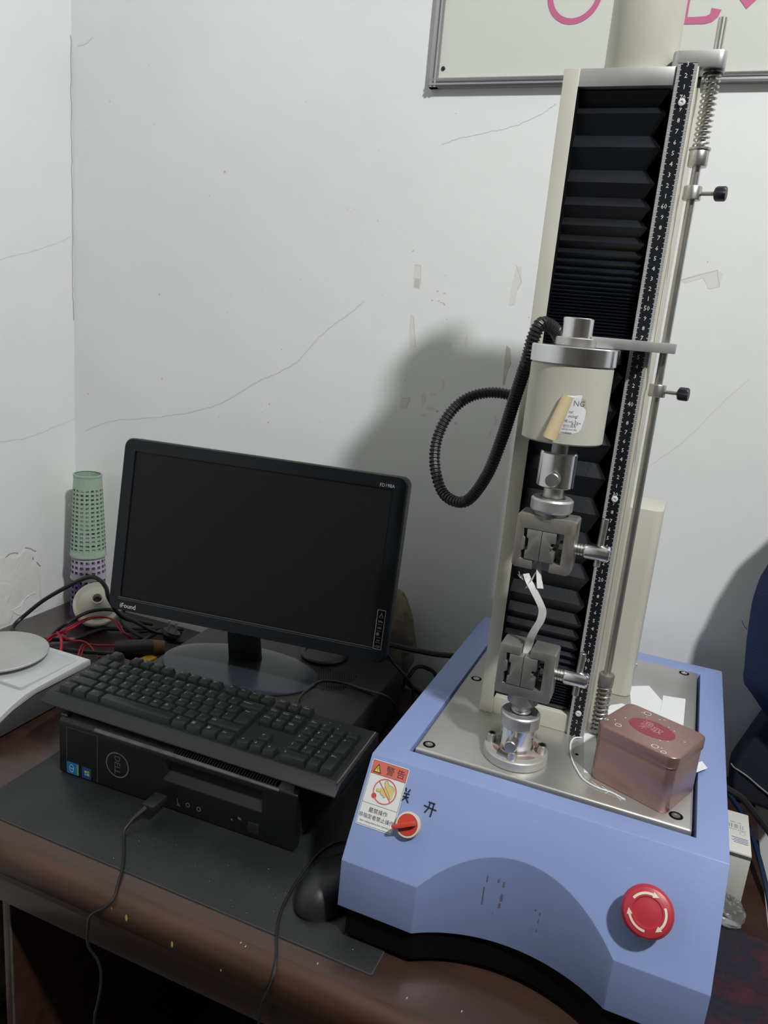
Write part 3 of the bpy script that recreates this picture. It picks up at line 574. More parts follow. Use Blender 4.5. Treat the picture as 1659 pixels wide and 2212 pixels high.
def grip(z0, z1, up, m, name, lab, mouth):
    # steel frame: window in front view, open mouth towards the specimen
    xa, xb, ya, yb = AX-3.05, AX+3.05, AY-1.6, AY+1.5; wx0, wx1 = AX-2.2, AX+1.95; s = 1 if up else -1
    zi, zo = (z0+1.0, z1-1.55) if up else (z0+1.25, z1-.95)
    mz0, mz1 = (z0, zi) if up else (zo, z1); tz0, tz1 = (zo, z1) if up else (z0, zi); ma, mb = mouth
    g = G(); g.box(xa, wx0, ya, yb, z0, z1); g.box(wx1, xb, ya, yb, z0, z1)
    g.box(wx0, wx1, ya, yb, tz0, tz1); g.box(wx0, ma, ya, yb, mz0, mz1); g.box(mb, wx1, ya, yb, mz0, mz1)
    # weld the C outline as one solid: drop coincident inner walls
    P = [(xa, z0), (xb, z0), (xb, z1), (xa, z1)]
    g = G()
    nb = lambda z, k: z
    if up: out = [(ma, z0), (xa+.3, z0), (xa, z0+.3), (xa, z1-.2), (xa+.2, z1), (xb-.2, z1), (xb, z1-.2), (xb, z0+.3), (xb-.3, z0), (mb, z0), (mb, zi), (wx1, zi), (wx1, zo), (wx0, zo), (wx0, zo-.9), (wx0+.25, zo-1.0), (wx0+.25, zo-2.3), (wx0-.05, zo-2.5), (wx0, zi), (ma, zi)]
    else: out = [(ma, z1), (ma, zo), (wx0, zo), (wx0, zo-.9), (wx0+.25, zo-1.0), (wx0+.25, zo-2.1), (wx0-.05, zo-2.3), (wx0, zi), (wx1, zi), (wx1, zo), (mb, zo), (mb, z1), (xb-.2, z1), (xb, z1-.2), (xb, z0+.2), (xb-.2, z0), (xa+.2, z0), (xa, z0+.2), (xa, z1-.2), (xa+.2, z1)]
    g.prism(out, XZ, ya, yb)
    fr = part(name, g, m, mc, lab, bev=.07, bang=50)
    jz0, jz1 = zi+.05, zo-.05; xm = AX-.28
    def jaw(x0, x1, notch, side):
        if side < 0: out = [(x0, jz0), (x1, jz0), (x1, jz1), (x0, jz1), (x0, jz1-.9), (x0+.22, jz1-1.0), (x0+.22, jz0+1.0), (x0, jz0+.9)]
        else: out = [(x0, jz0), (x1, jz0), (x1, jz0+1.15), (x1-.45, jz0+1.15), (x1-.45, jz0+1.5), (x1-.25, jz0+1.5), (x1-.25, jz0+1.75), (x1-.45, jz0+1.75), (x1-.45, jz0+2.1), (x1, jz0+2.1), (x1, jz1), (x0, jz1)]
        gg = G(); gg.prism(out, XZ, ya-.08, yb-.3); return gg
    part('grip_jaw', jaw(wx0+.38, xm-.03, 0, -1), M['iron'], (mc, fr), bev=.04, bang=50)
    part('grip_jaw', jaw(xm+.03, wx1-.75, 0, 1), M['iron'], (mc, fr), bev=.04, bang=50)
    zc = (jz0+jz1)/2+.05; yc = AY+.0
    N = 11*12
    part('screw_thread', G().tube([(xb-.9+(3.2)*i/N, yc+.52*math.cos(2*math.pi*i/12), zc+.52*math.sin(2*math.pi*i/12)) for i in range(N+1)], .16, 5).cyl((xb-1.6, yc, zc), (xb+2.4, yc, zc), .54, 16), M['chrome_r'], (mc, fr))
    x_s = xb+.95
    part('screw_sleeve', G().lathe([(.75, 0), (.85, .2), (.85, 2.35), (.7, 2.55)], (x_s, yc, zc), (1, 0, 0), 24), M['chrome'], (mc, fr))
    part('handle_bar', G().cyl((x_s+1.45, yc-.15, zc-1.9 if not up else zc-1.45), (x_s+1.55, yc+.35, zc+2.9 if not up else zc+3.6), .36, 14, bev=.05), M['chrome_r'], (mc, fr))
    return fr
ug = grip(22.55, 28.4, True, M['rusty'], 'upper_grip', 'rust spotted upper clamping grip', (AX-.9, AX+.9))
part('grip_boss', G().lathe([(1.65, 27.9), (1.65, 28.8)], (AX, AY, 0), n=28), M['rusty'], (mc, ug))
lg = grip(7.95, 13.7, False, M['iron'], 'lower_grip', 'grey steel lower clamping grip', (AX-.75, AX+.35))
part('grip_boss', G().lathe([(1.0, 6.3), (1.7, 6.9), (1.7, 8.0)], (AX, AY, 0), n=28), M['iron'], (mc, lg))
part('adapter_neck', G().lathe([(1.0, 5.0), (1.0, 5.6), (1.12, 5.7), (1.12, 5.9), (1.0, 6.0), (1.0, 6.4)], (AX, AY, 0), n=24), M['chrome_r'], mc)
g = G(); g.lathe([(1.15, 5.35), (1.2, 5.6), (2.05, 5.6), (2.2, 5.45), (2.2, 4.1), (2.1, 4.0)], (AX, AY, 0), n=72)
part('lower_lock_ring', g, M['alu'], mc)
g = G()
for i in range(24):
    q = math.radians(-83+i*1.5); g.lathe([(.035, 4.3), (.035, 5.3)], (AX+2.2*math.cos(q), AY+2.2*math.sin(q), 0), n=5)
part('knurling', g, M['chrome_r'], mc, kind='stuff')
ad = part('lower_adapter', G().lathe([(1.9, 1.0), (1.92, 1.3), (1.92, 4.1)], (AX, AY, 0), n=36), M['chrome'], mc)
part('adapter_pin', G().cyl((AX-.1, AY-1.2, 2.7), (AX-.1, AY-3.3, 2.7), .7, 24, bev=.08), M['chrome_r'], (mc, ad))
fl = part('flange', G().lathe([(3.5, .02), (3.6, .12), (3.6, 1.0), (3.5, 1.12), (1.5, 1.12)], (AX, AY, 0), n=56), M['flange'], mc)
part('rust_patch', G().lathe([(2.15, 1.13), (2.7, 1.135), (2.75, 1.125)], (AX+.05, AY+.1, 0), n=36, cap=False), M['rust'], (mc, fl))
for a in (180, -90, 0, 90):
    q = math.radians(a+4); x, y = AX+2.85*math.cos(q), AY+2.85*math.sin(q)
    bo = part('flange_bolt', G().lathe([(.5, 1.12), (.52, 1.2), (.52, 2.05), (.46, 2.15), (.28, 2.15), (.26, 1.8), (.0, 1.8)], (x, y, 0), n=20, cap=False), M['chrome_r'], mc)
    part('hex_socket', G().lathe([(.27, 2.1), (.27, 2.155), (0, 2.157)], (x, y, 0), n=6), M['dark'], (mc, bo))
# corrugated conduit
cp = catmull([(-8.0, -1.5, 45.6), (-8.6, -3.0, 47.0), (-9.69, -5, 47.5), (-10.27, -5.5, 45.98), (-10.67, -5, 43.8), (-11.93, -3, 39.38), (-13.21, -1, 34.61), (-15, 1, 29.4), (-17.71, 3, 25.53), (-21.08, 5, 25.47), (-23.17, 6.5, 28.42), (-23.81, 8, 31.79), (-23.02, 9.5, 35.1), (-21.21, 11, 37.35), (-18.6, 12.5, 38.3), (-15.82, 14, 38.07), (-13.2, 14.5, 36.9), (-11, 13.5, 34.5), (-9.5, 11.5, 33)], 60)
L = [cp[0]]; acc = 0
for a, b in zip(cp, cp[1:]):
    acc += (b-a).length
    if acc >= .075: L.append(b); acc = 0
part('corrugated_conduit', G().tube(L, .7, 10, radf=lambda i: .74 if i % 4 in (0, 1) else .60), M['cable'], mc, 'black corrugated cable conduit looping out to the left', ang=25)
# ================================================================== LOOSE THINGS ON THE PLATE
def sheet(pts, z, th=.03):
    g = G(); g.prism(pts, XY, z, z+th); return g
def torn_strip(name, label, pts, w, m, o, twist):
    P = catmull(pts, 6); g = G(); n = len(P); vs = []
    for i, p in enumerate(P):
        q = twist(i/(n-1)); d = Vector((math.cos(q), math.sin(q), 0))*(w/2); vs += [p-d, p+d]
    g.add(vs, [(2*i, 2*i+1, 2*i+3, 2*i+2) for i in range(n-1)])
    return g
t = thing('fabric_specimen', 'torn white fabric strip held in the lower grip, frayed at its upper end', 'fabric strip', (-5.4, -8.6, 12.2))
g = torn_strip('', '', [(-6.9, -9.3, 21.9), (-6.5, -9.4, 21.2), (-6.1, -9.5, 20.7), (-5.6, -9.5, 20), (-5, -9.5, 19.1), (-4.6, -9.5, 18.3), (-4.65, -9.5, 17.2), (-5.1, -9.3, 16), (-5.45, -9.0, 14.9), (-5.6, -8.6, 14), (-5.75, -8.4, 13.2), (-5.78, -8.4, 11.6)], .85, M['strip'], None, lambda u: .95-2.2*u if u < .6 else -.4+2.6*(u-.6))
part('strip', g, M['strip'], t)
g = G()
for i in range(22):
    q = i/21; a = Vector((-7.35+q*1.1, -9.7+.7*q, 21.4-.7*q)); g.tube([a, a+Vector((random.uniform(-.35, .1), random.uniform(-.2, .2), random.uniform(.25, .8)))], .02, 3)
part('frayed_thread', g, M['strip'], t, kind='stuff')
t = thing('fabric_remnant', 'short torn white fabric end hanging out of the upper grip', 'fabric strip', (-5.6, -8.6, 22.9))
g = torn_strip('', '', [(-5.78, -8.5, 25), (-5.78, -8.5, 23.4), (-5.7, -8.9, 22.4), (-5.4, -9.2, 21.3), (-5.2, -9.3, 20.6)], .7, M['strip'], None, lambda u: 1.57-1.1*u)
part('strip', g, M['strip'], t)
g = torn_strip('', '', [(-5.78, -8.2, 24), (-5.75, -8.5, 22.9), (-6.0, -9.0, 22.0), (-6.35, -9.4, 21.0), (-6.6, -9.5, 20.4)], .5, M['strip'], None, lambda u: 1.57-.5*u)
part('strip', g, M['strip'], t)
# paper scraps
for lab, pts, z in (('white paper scrap with pointed corner behind the copper tin, beside the cream box', [(4.8, 18), (7.3, 19.8), (9.4, 15.7), (10.9, 12.1), (10.0, 6), (6.0, 8.5)], .01),
                    ('square bluish white paper lying behind the right end of the tin', [(9.3, 17.6), (12.2, 18.3), (12.1, 5.7), (9.1, 6)], .05),
                    ('rounded white paper behind the tin next to the lower spring', [(2.6, 8.8), (3.1, 10.6), (4.4, 11.9), (5.4, 11.6), (6.4, 7.5), (4.0, 5.2)], .09),
                    ('narrow white card standing out at the left side of the tin', [(.9, 1.3), (2.3, 2.0), (3.6, -7.0), (2.2, -7.4)], .01),
                    ('small white paper corner sticking out at the right side of the tin', [(12.4, -.4), (14.4, 2.1), (15.0, .8), (13.0, -2.0)], .13)):
    cx, cy = sum(p[0] for p in pts)/len(pts), sum(p[1] for p in pts)/len(pts)
    single('paper_scrap', lab, 'paper', sheet(pts, z), M['paper'], (cx, cy, z))
t = thing('white_thread', 'loose white thread lying around the left side of the copper tin', 'thread', (1, -5, .02))
part('thread', G().tube([(.9, 0, .12), (.1, -.8, .2), (-.1, -2.5, .14), (.6, -5.6, .12), (1.5, -7.6, .14), (2.4, -9.0, .12), (3.9, -9.8, .14), (5.4, -9.9, .12), (6.9, -10.5, .1)], .10, 6, 6), M['paper'], t)
g = G()
for i in range(14):
    x = 1.2+i*.4; y = -7.4-.28*i*(1 if i < 8 else .85)
    g.tube([(x, y, .1), (x+random.uniform(-.5, .7), y-random.uniform(.0, .8), .08)], .03, 4)
part('thread_fringe', g, M['paper'], t, kind='stuff')
# copper tin
tn = thing('copper_tin_box', 'rose copper tin box with a red oval on its lid, standing on the steel plate', 'tin box', (2.5, -7.8, .02), 0, absolute=False)
tn.ob.rotation_euler = (0, 0, -.393)
a = -.02
tw, td, th = 9.2, 7.7, 6.5
part('tin_body', G().prism(rrect(.15, tw-.15, .15, td-.15, .9, 6), XY, 0, th-.9), M['copper'], tn, bev=.1)
lid = part('tin_lid', G().prism(rrect(0, tw, 0, td, 1.0, 6), XY, th-1.35, th), M['copper'], tn, bev=.16, seg=3)
tf = lambda a_, b_, d: (a_, b_, th+d)
ca, sa = math.cos(math.radians(0)), math.sin(math.radians(0))
of = lambda a_, b_, d: tf(4.6+a_*ca-b_*sa, 3.9+a_*sa+b_*ca, d)
g = G(); g.poly([(2.55*math.cos(q*.19635), 1.75*math.sin(q*.19635)) for q in range(32)], of, .015); part('lid_oval', g, M['tinred'], (tn, lid), 'red oval printed on the lid')
g = G(); put_text(g, '渔', 1.45, -.75, .05, of, .025); put_text(g, '不', 1.0, -.75, -.9, of, .025); put_text(g, '取', 1.35, .55, -.45, of, .025); part('lid_print', g, M['tinpink'], (tn, lid))
g = G()
for x, y, r in ((1.9, 1.5, .34), (6.5, -.9+1.6, .36), (2.7, 6.7, .4), (7.6, .35, .28), (.45, 1.6, .2), (8.0, 6.0, .0)):
    if r: g.ring((x, y), r-.06, r+.02, tf, .02, 18)
for x, y in ((1.1, 2.3), (6.4, 5.5), (8.1, 4.2), (4.2, 6.6), (6.9, 2.8), (6.3, 2.3), (3.0, 5.9), (5.6, 5.8), (2.2, 6.4), (7.1, .95), (4.6, 6.9), (1.6, 3.7)):
    g.poly([(x-.13, y), (x, y-.08), (x+.13, y), (x, y+.08)], tf, .02)
part('lid_doodle', g, M['tinmark'], (tn, lid), 'small white rings and diamonds')
# ================================================================== COMPUTER
pc = thing('desktop_computer', 'black desktop computer case lying flat under the monitor and keyboard', 'computer', (-67.62, -13.07, MATZ), .028, absolute=False)
PW, PD, PH = 37.2, 41.0, 8.95
part('case_body', G().box(.35, PW-.35, 1.4, PD, .25, PH), M['pctop'], pc, bev=.5, seg=3)
for x in (3, PW-3):
    for y in (3, PD-3): part('case_foot', G().box(x-1, x+1, y-1, y+1, .0, .3), M['black'], pc)
# front bezel with a recessed drive bay
def bezel():
    g = G(); z0, z1 = .15, 8.1; sx0, sx1, sz0, sz1 = 17.3, 32.4, 4.2, 7.3
    xs = [0, sx0, sx1, PW]; zs = [z0, sz0, sz1, z1]
    idx = {}
    vs = []
    def v(p):
        p = tuple(p)
        if p not in idx: idx[p] = len(vs); vs.append(p)
        return idx[p]
    fs = []
    for i in range(3):
        for j in range(3):
            if i == 1 and j == 1: continue
            fs.append((v((xs[i], 0, zs[j])), v((xs[i+1], 0, zs[j])), v((xs[i+1], 0, zs[j+1])), v((xs[i], 0, zs[j+1]))))
    A = [(sx0, sz0), (sx1, sz0), (sx1, sz1), (sx0, sz1)]; B = [(sx0+.6, sz0+1.0), (sx1-.6, sz0+1.0), (sx1-.2, sz1), (sx0+.6, sz1)]
    for i in range(4):
        j = (i+1) % 4; fs.append((v((A[i][0], 0, A[i][1])), v((A[j][0], 0, A[j][1])), v((B[j][0], 1.0, B[j][1])), v((B[i][0], 1.0, B[i][1]))))
    fs.append(tuple(v((x, 1.0, z)) for x, z in B))
    # top chamfer, sides, back
    bk = 1.6
    for i in range(3):
        fs.append((v((xs[i], 0, z1)), v((xs[i+1], 0, z1)), v((xs[i+1], 1.1, 9.0)), v((xs[i], 1.1, 9.0))))
        fs.append((v((xs[i], 1.1, 9.0)), v((xs[i+1], 1.1, 9.0)), v((xs[i+1], bk, 9.0)), v((xs[i], bk, 9.0))))
        fs.append((v((xs[i], 0, z0)), v((xs[i], bk, z0)), v((xs[i+1], bk, z0)), v((xs[i+1], 0, z0))))
    for x in (0, PW): fs.append(tuple(v((x, y, z)) for y, z in [(0, zs[0]), (0, zs[1]), (0, zs[2]), (0, zs[3]), (1.1, 9.0), (bk, 9.0), (bk, z0)]))
    fs.append(tuple(v((x, bk, 9.0)) for x in xs)+tuple(v((x, bk, z0)) for x in reversed(xs)))
    return g.add(vs, fs)
bez = part('front_bezel', bezel(), M['pc'], pc, 'black front bezel with drive bay', bev=.12)
part('lit_bay_ledge', G().prism([(.1, 4.28), (.95, 5.15), (.95, 5.0), (.2, 4.2)], YZ, 17.9, 31.8), M['dusty_lit_edge'], (pc, bez), 'ledge under the drive bay, light from above painted in')  # pale grey paints the light falling on the slanted ledge
part('dusty_rim', G().prism([(-.03, 8.02), (-.03, 8.16), (.3, 8.42), (.33, 8.3)], YZ, 6, 34.6), M['dusty_lit_edge'], (pc, bez), 'dusty worn upper rim')
part('dusty_rim', G().prism([(1.05, 8.98), (1.0, 9.06), (1.2, 9.06), (1.2, 9.0)], YZ, 9, 35), M['dusty_lit_edge'], (pc, bez))
part('worn_corner', G().box(.05, 1.2, .3, 1.4, 8.7, 9.1), M['dusty_lit_edge'], (pc, bez), 'scuffed grey left corner', bev=.15)
part('worn_corner', G().frustum(34.3, 36.6, .1, 1.4, 8.25, 34.6, 36.4, .8, 1.5, 9.12), M['dusty_lit_edge'], (pc, bez), 'scuffed grey right corner', bev=.1)
g = G()
for i in range(38):
    x = 18.9+i*.4; g.prism([(x, .36), (x+.12, .36), (x+.26, .9), (x+.14, .9)], lambda a_, b_, d: (a_, b_, 8.1+b_*.82+d), .0, .05)
part('vent_grille', g, M['dusty_lit_edge'], (pc, bez), kind='stuff')
g = G(); g.prism([(18.7, .3), (34.2, .3), (34.4, .95), (18.9, .95)], lambda a_, b_, d: (a_, b_, 8.1+b_*.82+d), .0, .015); part('vent_slot', g, M['dark'], (pc, bez))
pf = lambda a_, b_, d: (a_, -d, b_)
g = G()
for p in ([(1.3, .4), (1.35, 7.4), (6.6, 7.5), (6.6, .3)],): g.ribbon(p, .06, pf, .015)
part('door_outline', g, M['badge'], (pc, bez))
def sticker(x0, x1, z0, z1, m, lab): part('sticker', G().prism(rrect(x0, x1, z0, z1, .12, 3), XZ, -.02, .01), m, (pc, bez), lab)
sticker(1.35, 3.35, .25, 2.05, M['istick'], 'blue processor sticker'); sticker(3.95, 5.5, .25, 2.0, M['wstick'], 'dark blue sticker with a four colour flag')
g = G(); g.ring((2.15, 1.15), .52, .6, lambda a_, b_, d: pf(2.15+(a_-2.15)*.62, b_, d), .03, 24); put_text(g, 'intel', .36, 2.18, 1.05, pf, .03, rot=math.pi/2*0); part('sticker_print', g, M['white'], (pc, bez))
g = G(); g.box(3.1, 3.34, -.03, 0, .3, 2.0); part('sticker_print', g, M['w_g'], (pc, bez))
for dx, dz, mm in ((-.22, .22, 'w_r'), (.22, .26, 'w_g'), (-.22, -.2, 'w_b'), (.22, -.16, 'w_y')):
    x, z = 4.8+dx, 1.1+dz; g = G(); g.poly([(x-.19, z-.17), (x+.19, z-.14), (x+.19, z+.2), (x-.19, z+.17)], pf, .03); part('sticker_print', g, M[mm if mm != 'w_r' else 'w_y'], (pc, bez))
g = G(); g.ring((10, 4.1), 1.72, 1.92, pf, .04, 40); bd = part('logo_ring', g, M['badge'], (pc, bez), 'grey ring badge')
g = G(); put_text(g, 'DELL', 1.35, 9.55, 4.1, pf, .04, rot=-math.pi/2, sx=.95); part('logo_letters', g, M['badge'], (pc, bez))
g = G()
g.ribbon([(19.75, 2.1), (19.8, 1.5), (19.95, 1.2)], .12, pf, .02); g.poly([(19.6, 1.1), (20.3, 1.0), (19.95, 1.45)], pf, .02); g.ring((21.4, 1.65), .2, .34, pf, .02, 14); g.ring((23.1, 1.6), .2, .36, pf, .02, 14)
g.poly([(29.0, 2.15), (29.5, 2.05), (29.5, 2.4), (29.0, 2.5)], pf, .02); g.ring((28.1, 1.75), .0, .16, pf, .02, 10); part('port_icon', g, M['badge'], (pc, bez))
for x in (21.4, 23.1): part('audio_jack', G().cyl((x, .02, 1.65), (x, -.06, 1.65), .17, 12), M['dark'], (pc, bez))
part('power_button', G().box(30.5, 32.1, -.12, .1, .75, 2.35), M['black'], (pc, bez), 'square power button', bev=.06)
# perforated vent and raised round grille on the lid
lidf = lambda a_, b_, d: (a_, b_, PH+d)
g = G()
for i in range(16):
    for j in range(15):
        x, y = 25.0+i*.42+(.21 if j % 2 else 0), 26.5+j*.42
        if x+y*.45 > 46 or (x-23.7)**2+(y-36.5)**2 < 17.5: continue
        g.ring((x, y), .0, .15, lidf, .012, 6)
part('lid_perforation', g, M['dark'], pc, kind='stuff')
part('round_grille', G().lathe([(3.7, 0), (4.0, .05), (4.05, .5), (3.8, .75), (3.4, .8), (3.3, .62), (0, .62)], (23.7, 36.5, PH+.0), n=48), M['black'], pc, 'raised round mesh grille')
g = G()
for i in range(-8, 9):
    for j in range(-8, 9):
        x, y = i*.42+(.21 if j % 2 else 0), j*.38
        if x*x+y*y < 3.1**2: g.ring((23.7+x, 36.5+y), 0, .13, lidf, .64, 6)
part('grille_hole', g, M['dusty_lit_edge'], pc, kind='stuff')
# ------------------------------------------------------------------ monitor
PCZ = MATZ+PH
mo = thing('computer_monitor', 'black flat monitor with dark screen on an oval glossy stand', 'monitor', (-54.4, 12.2, PCZ), .121, absolute=False)
# panel frame in monitor local coords: panel origin (lower-left corner)
ca, sa = math.cos(.121), math.sin(.121); dx, dy = -73.535+54.4, 3.223-12.2
ox, oy = dx*ca+dy*sa, -dx*sa+dy*ca; oz = -1.702-PCZ; tl = .166
mfn = plane_fn((ox, oy, oz), (1, 0, 0), (0, math.sin(tl), math.cos(tl)))   # d>0 faces the viewer
MW, MH = 45.5, 27.1
sx0, sx1, sz0, sz1 = 2.0, 43.4, 2.25, 25.2
g = G(); out = rrect(0, MW, 0, MH, 1.3, 8); g.prism(out, mfn, -2.6, -.25)
g.prism(rrect(6, MW-6, 4, MH-5, 2), mfn, -5.2, -2.5); part('rear_shell', g, M['black'], mo, bev=.3, bang=40)
g = G(); inn = []; n = len(out)
def inner(i):
    a_, b_ = out[i]; return (min(max(a_, sx0), sx1), min(max(b_, sz0), sz1))
R = [(out, -.3, 1), (out, .0, .985)]
vs = [mfn(a_, b_, -.3) for a_, b_ in out]+[mfn(MW/2+(a_-MW/2)*.992, MH/2+(b_-MH/2)*.988, .05) for a_, b_ in out]
cor = [(sx1, sz1), (sx0, sz1), (sx0, sz0), (sx1, sz0)]; m_ = n//4
vs += [mfn(*cor[i//m_], .05) for i in range(n)]; vs += [mfn(*cor[i//m_], -.35) for i in range(n)]
fs = [(k*n+i, k*n+(i+1) % n, (k+1)*n+(i+1) % n, (k+1)*n+i) for k in range(3) for i in range(n)]
bm_ = G().add(vs, fs); fr = part('bezel', bm_, M['gloss'], mo)
part('screen', G().prism([(sx0-.05, sz0-.05), (sx1+.05, sz0-.05), (sx1+.05, sz1+.05), (sx0-.05, sz1+.05)], mfn, -.4, -.2), M['screen'], mo, 'dark matt screen, switched off')
g = G(); g.ribbon([(sx0-.3, sz0-.12), (sx1+.1, sz0-.12)], .09, mfn, .06); g.ribbon([(sx0-.3, sz0-.4), (sx1+.1, sz0-.4)], .05, mfn, .06); part('bezel_line', g, M['silverline'], (mo, fr))
g = G(); put_text(g, 'iFound', 1.05, 3.55, .55, mfn, .065, sx=.98); part('brand_lettering', g, M['white'], (mo, fr))
g = G(); put_text(g, 'FD198A', .72, 42.5, 25.35, mfn, .065, sx=.92); part('model_lettering', g, M['legend'], (mo, fr))
sf = lambda a_, b_, d: mfn(43.55+a_, 2.0+b_, .06+d)
g = G(); g.prism([(0, 0), (1.25, 0), (1.25, 5.8), (0, 5.8)], sf, -.02, .01); part('spec_sticker', g, M['dark'], (mo, fr), 'narrow black feature sticker with white border')
g = G()
for p in ([(.04, 0), (.04, 5.8)], [(1.21, 0), (1.21, 5.8)], [(0, .04), (1.25, .04)], [(0, 5.76), (1.25, 5.76)]): g.ribbon(p, .08, sf, .02)
put_text(g, 'LCD', .42, .62, .3, sf, .02); put_text(g, 'HD', .42, .62, 3.0, sf, .02); put_text(g, '5Ms', .42, .62, 3.95, sf, .02); put_text(g, '16:9', .3, .62, 1.2, sf, .02); put_text(g, '人', .7, .66, 4.8, sf, .02)
for z in (1.0, 1.75, 2.7, 3.65, 4.65): g.ribbon([(.25, z), (1.0, z)], .03, sf, .02)
part('sticker_print', g, M['legend'], (mo, fr))
g = G(); g.ring((.45, 2.25), 0, .24, sf, .022, 14); part('sticker_print', g, M['inkb'], (mo, fr), 'blue dot')
g = G(); N = 48
def oval(r, z): return [(13.2*r*math.cos(2*math.pi*i/N), 8.3*r*math.sin(2*math.pi*i/N), z) for i in range(N)]
prof = [(.98, 0), (1.0, .15), (1.0, .35), (.97, .5), (.8, .85), (.55, 1.15), (.3, 1.3)]
vs = [p for r, z in prof for p in oval(r, z)]
g.add(vs, [(k*N+i, k*N+(i+1) % N, (k+1)*N+(i+1) % N, (k+1)*N+i) for k in range(len(prof)-1) for i in range(N)]+[tuple(range((len(prof)-1)*N, len(prof)*N)), tuple(reversed(range(N)))])
part('stand_base', g, M['basegl'], mo, 'oval glossy stand foot')
nx = 0.2
part('stand_neck', G().frustum(nx-2.6, nx+2.6, .6, 2.6, 1.0, nx-2.4, nx+2.4, -1.5, .6, 10.5), M['black'], mo, bev=.2)
# ------------------------------------------------------------------ keyboard
kb = thing('keyboard', 'full size black keyboard lying across the front of the computer case', 'keyboard', (-70.9, -13.3, PCZ+.12), .014, absolute=False)
kb.ob.rotation_euler = (.055, 0, .014)
KW, KD, KT = 45.7, 14.1, 2.0
part('shell', G().prism([(.1, 1.0), (.4, .8), (1.2, .45), (2.6, .1), (KD, .1), (KD, KT-.1), (KD-.3, KT), (2.2, KT-.05), (1.75, KT-.12), (1.15, 1.62), (.55, 1.36), (.15, 1.15)], YZ, 0, KW), M['kbody'], kb, bev=.06)
part('key_tray', G().box(.9, KW-.9, 2.1, KD-.5, KT-.5, KT-.02), M['kbody'], kb)
U = 1.9; kx0 = 1.3; ky0 = 2.25
kmesh = {}
def keym(w, hgt=1):
    k = (round(w, 2), hgt)
    if k not in kmesh:
        a_, b_ = w*U-.08, hgt*U-.08; kmesh[k] = mesh_of('key', G().frustum(.04, a_, .04, b_, 0, .22, a_-.24, .34, b_-.16, .85), M['key'], bev=.04)
    return kmesh[k]
nkeys = 0
def key(x, row, w=1, leg=None, hgt=1, big=False):
    global nkeys
    X, Y = kx0+x*U, ky0+row*U; o = D.objects.new('key', keym(w, hgt)); COL.objects.link(o); o.parent = kb.ob; o.location = (X*.01, Y*.01, (KT-.05)*.01)
    if leg:
        g = G(); hh = hgt*U
        fk = lambda a_, b_, d: (a_, b_, .85+d)
        put_text(g, leg, .34 if len(leg) > 1 else .52, .36, hh-.86 if len(leg) > 1 else hh-.95, fk, .012, align='LEFT', res=1)
        l = D.objects.new('key_legend', mesh_of('key_legend', g, M['legend'])); COL.objects.link(l); l.parent = o
g0 = 0
def row(r, x, names, ws=None):
    for i, nme in enumerate(names):
        w = ws[i] if ws else 1; key(x, r, w, nme); x += w
row(0, 0, ['Ctrl', '田', 'Alt', None, 'Alt', '田', '目', 'Ctrl'], [1.25, 1.25, 1.25, 6.25, 1.25, 1.25, 1.25, 1.25])
row(1, 0, ['Shift']+list('ZXCVBNM,./')+['Shift'], [2.25]+[1]*10+[2.75])
row(2, 0, ['Caps Lock']+list('ASDFGHJKL;\'')+['\\'], [1.75]+[1]*12)
row(3, 0, ['Tab']+list('QWERTYUIOP[]'), [1.5]+[1]*12)
row(4, 0, list('`1234567890-=')+['Backspace'], [1]*13+[2])
key(13.75, 2, 1.25, 'Enter', 2)
row(5.35, 0, ['Esc']); row(5.35, 2, ['F1', 'F2', 'F3', 'F4']); row(5.35, 6.5, ['F5', 'F6', 'F7', 'F8']); row(5.35, 11, ['F9', 'F10', 'F11', 'F12'])
q = 15.3
row(5.35, q, ['PrtSc', 'ScrLk', 'Pause']); row(4, q, ['Insert', 'Home', 'PgUp']); row(3, q, ['Delete', 'End', 'PgDn']); key(q+1, 1, 1, '↑'); row(0, q, ['←', '↓', '→'])
q = 18.6
row(4, q, ['Num', '/', '*', '-']); row(3, q, ['7', '8', '9']); key(q+3, 2, 1, '+', 2); row(2, q, ['4', '5', '6']); row(1, q, ['1', '2', '3']); key(q+3, 0, 1, 'Enter', 2); row(0, q, ['0', '.'], [2, 1])
g = G()
for i in range(3): put_text(g, ('1', 'A', '↓')[i], .45, 37.2+i*1.6, 12.9, lambda a_, b_, d: (a_, b_, KT+d), .015, res=1)
part('lock_icon', g, M['badge'], kb)
part('edge_trim', G().box(KW-.5, KW-.32, 1.5, KD-.2, KT-.05, KT+.06), M['dusty_lit_edge'], kb, 'pale worn right edge line')
# ================================================================== CABLES AND SMALL THINGS
def cable(name, label, pts, r, m='cable', cat='cable', sm=8, n=8, extra=None, group=None):
    o = min(pts, key=lambda p: p[2])
    t = thing(name, label, cat, (o[0], o[1], o[2]-r), group=group); part('cord', G().tube(pts, r, n, sm), M[m], t); return t
cable('power_cable', 'thick black cable arching in a high loop in front of the white spool', [(-86, 30, -17), (-89, 25, -14.5), (-90.6, 23, -10.5), (-91.4, 23, -8.4), (-92.8, 23, -7.2), (-94.8, 23, -6.9), (-97.6, 23, -8.1), (-101.1, 23, -10.3), (-106.6, 22.5, -14.2), (-110.6, 21.5, -18), (-111.2, 19.5, -19.45), (-109.3, 17.2, -19.5), (-105.8, 15.9, -19.5), (-102.6, 16.6, -19.5), (-100.1, 18.2, -19.5), (-97, 21.1, -19.5), (-96.7, 24.2, -19.5), (-95.9, 27.2, -19.5), (-92.3, 29.6, -19.5), (-87.8, 32.7, -19.5), (-84.2, 35.2, -19.5)], .42)
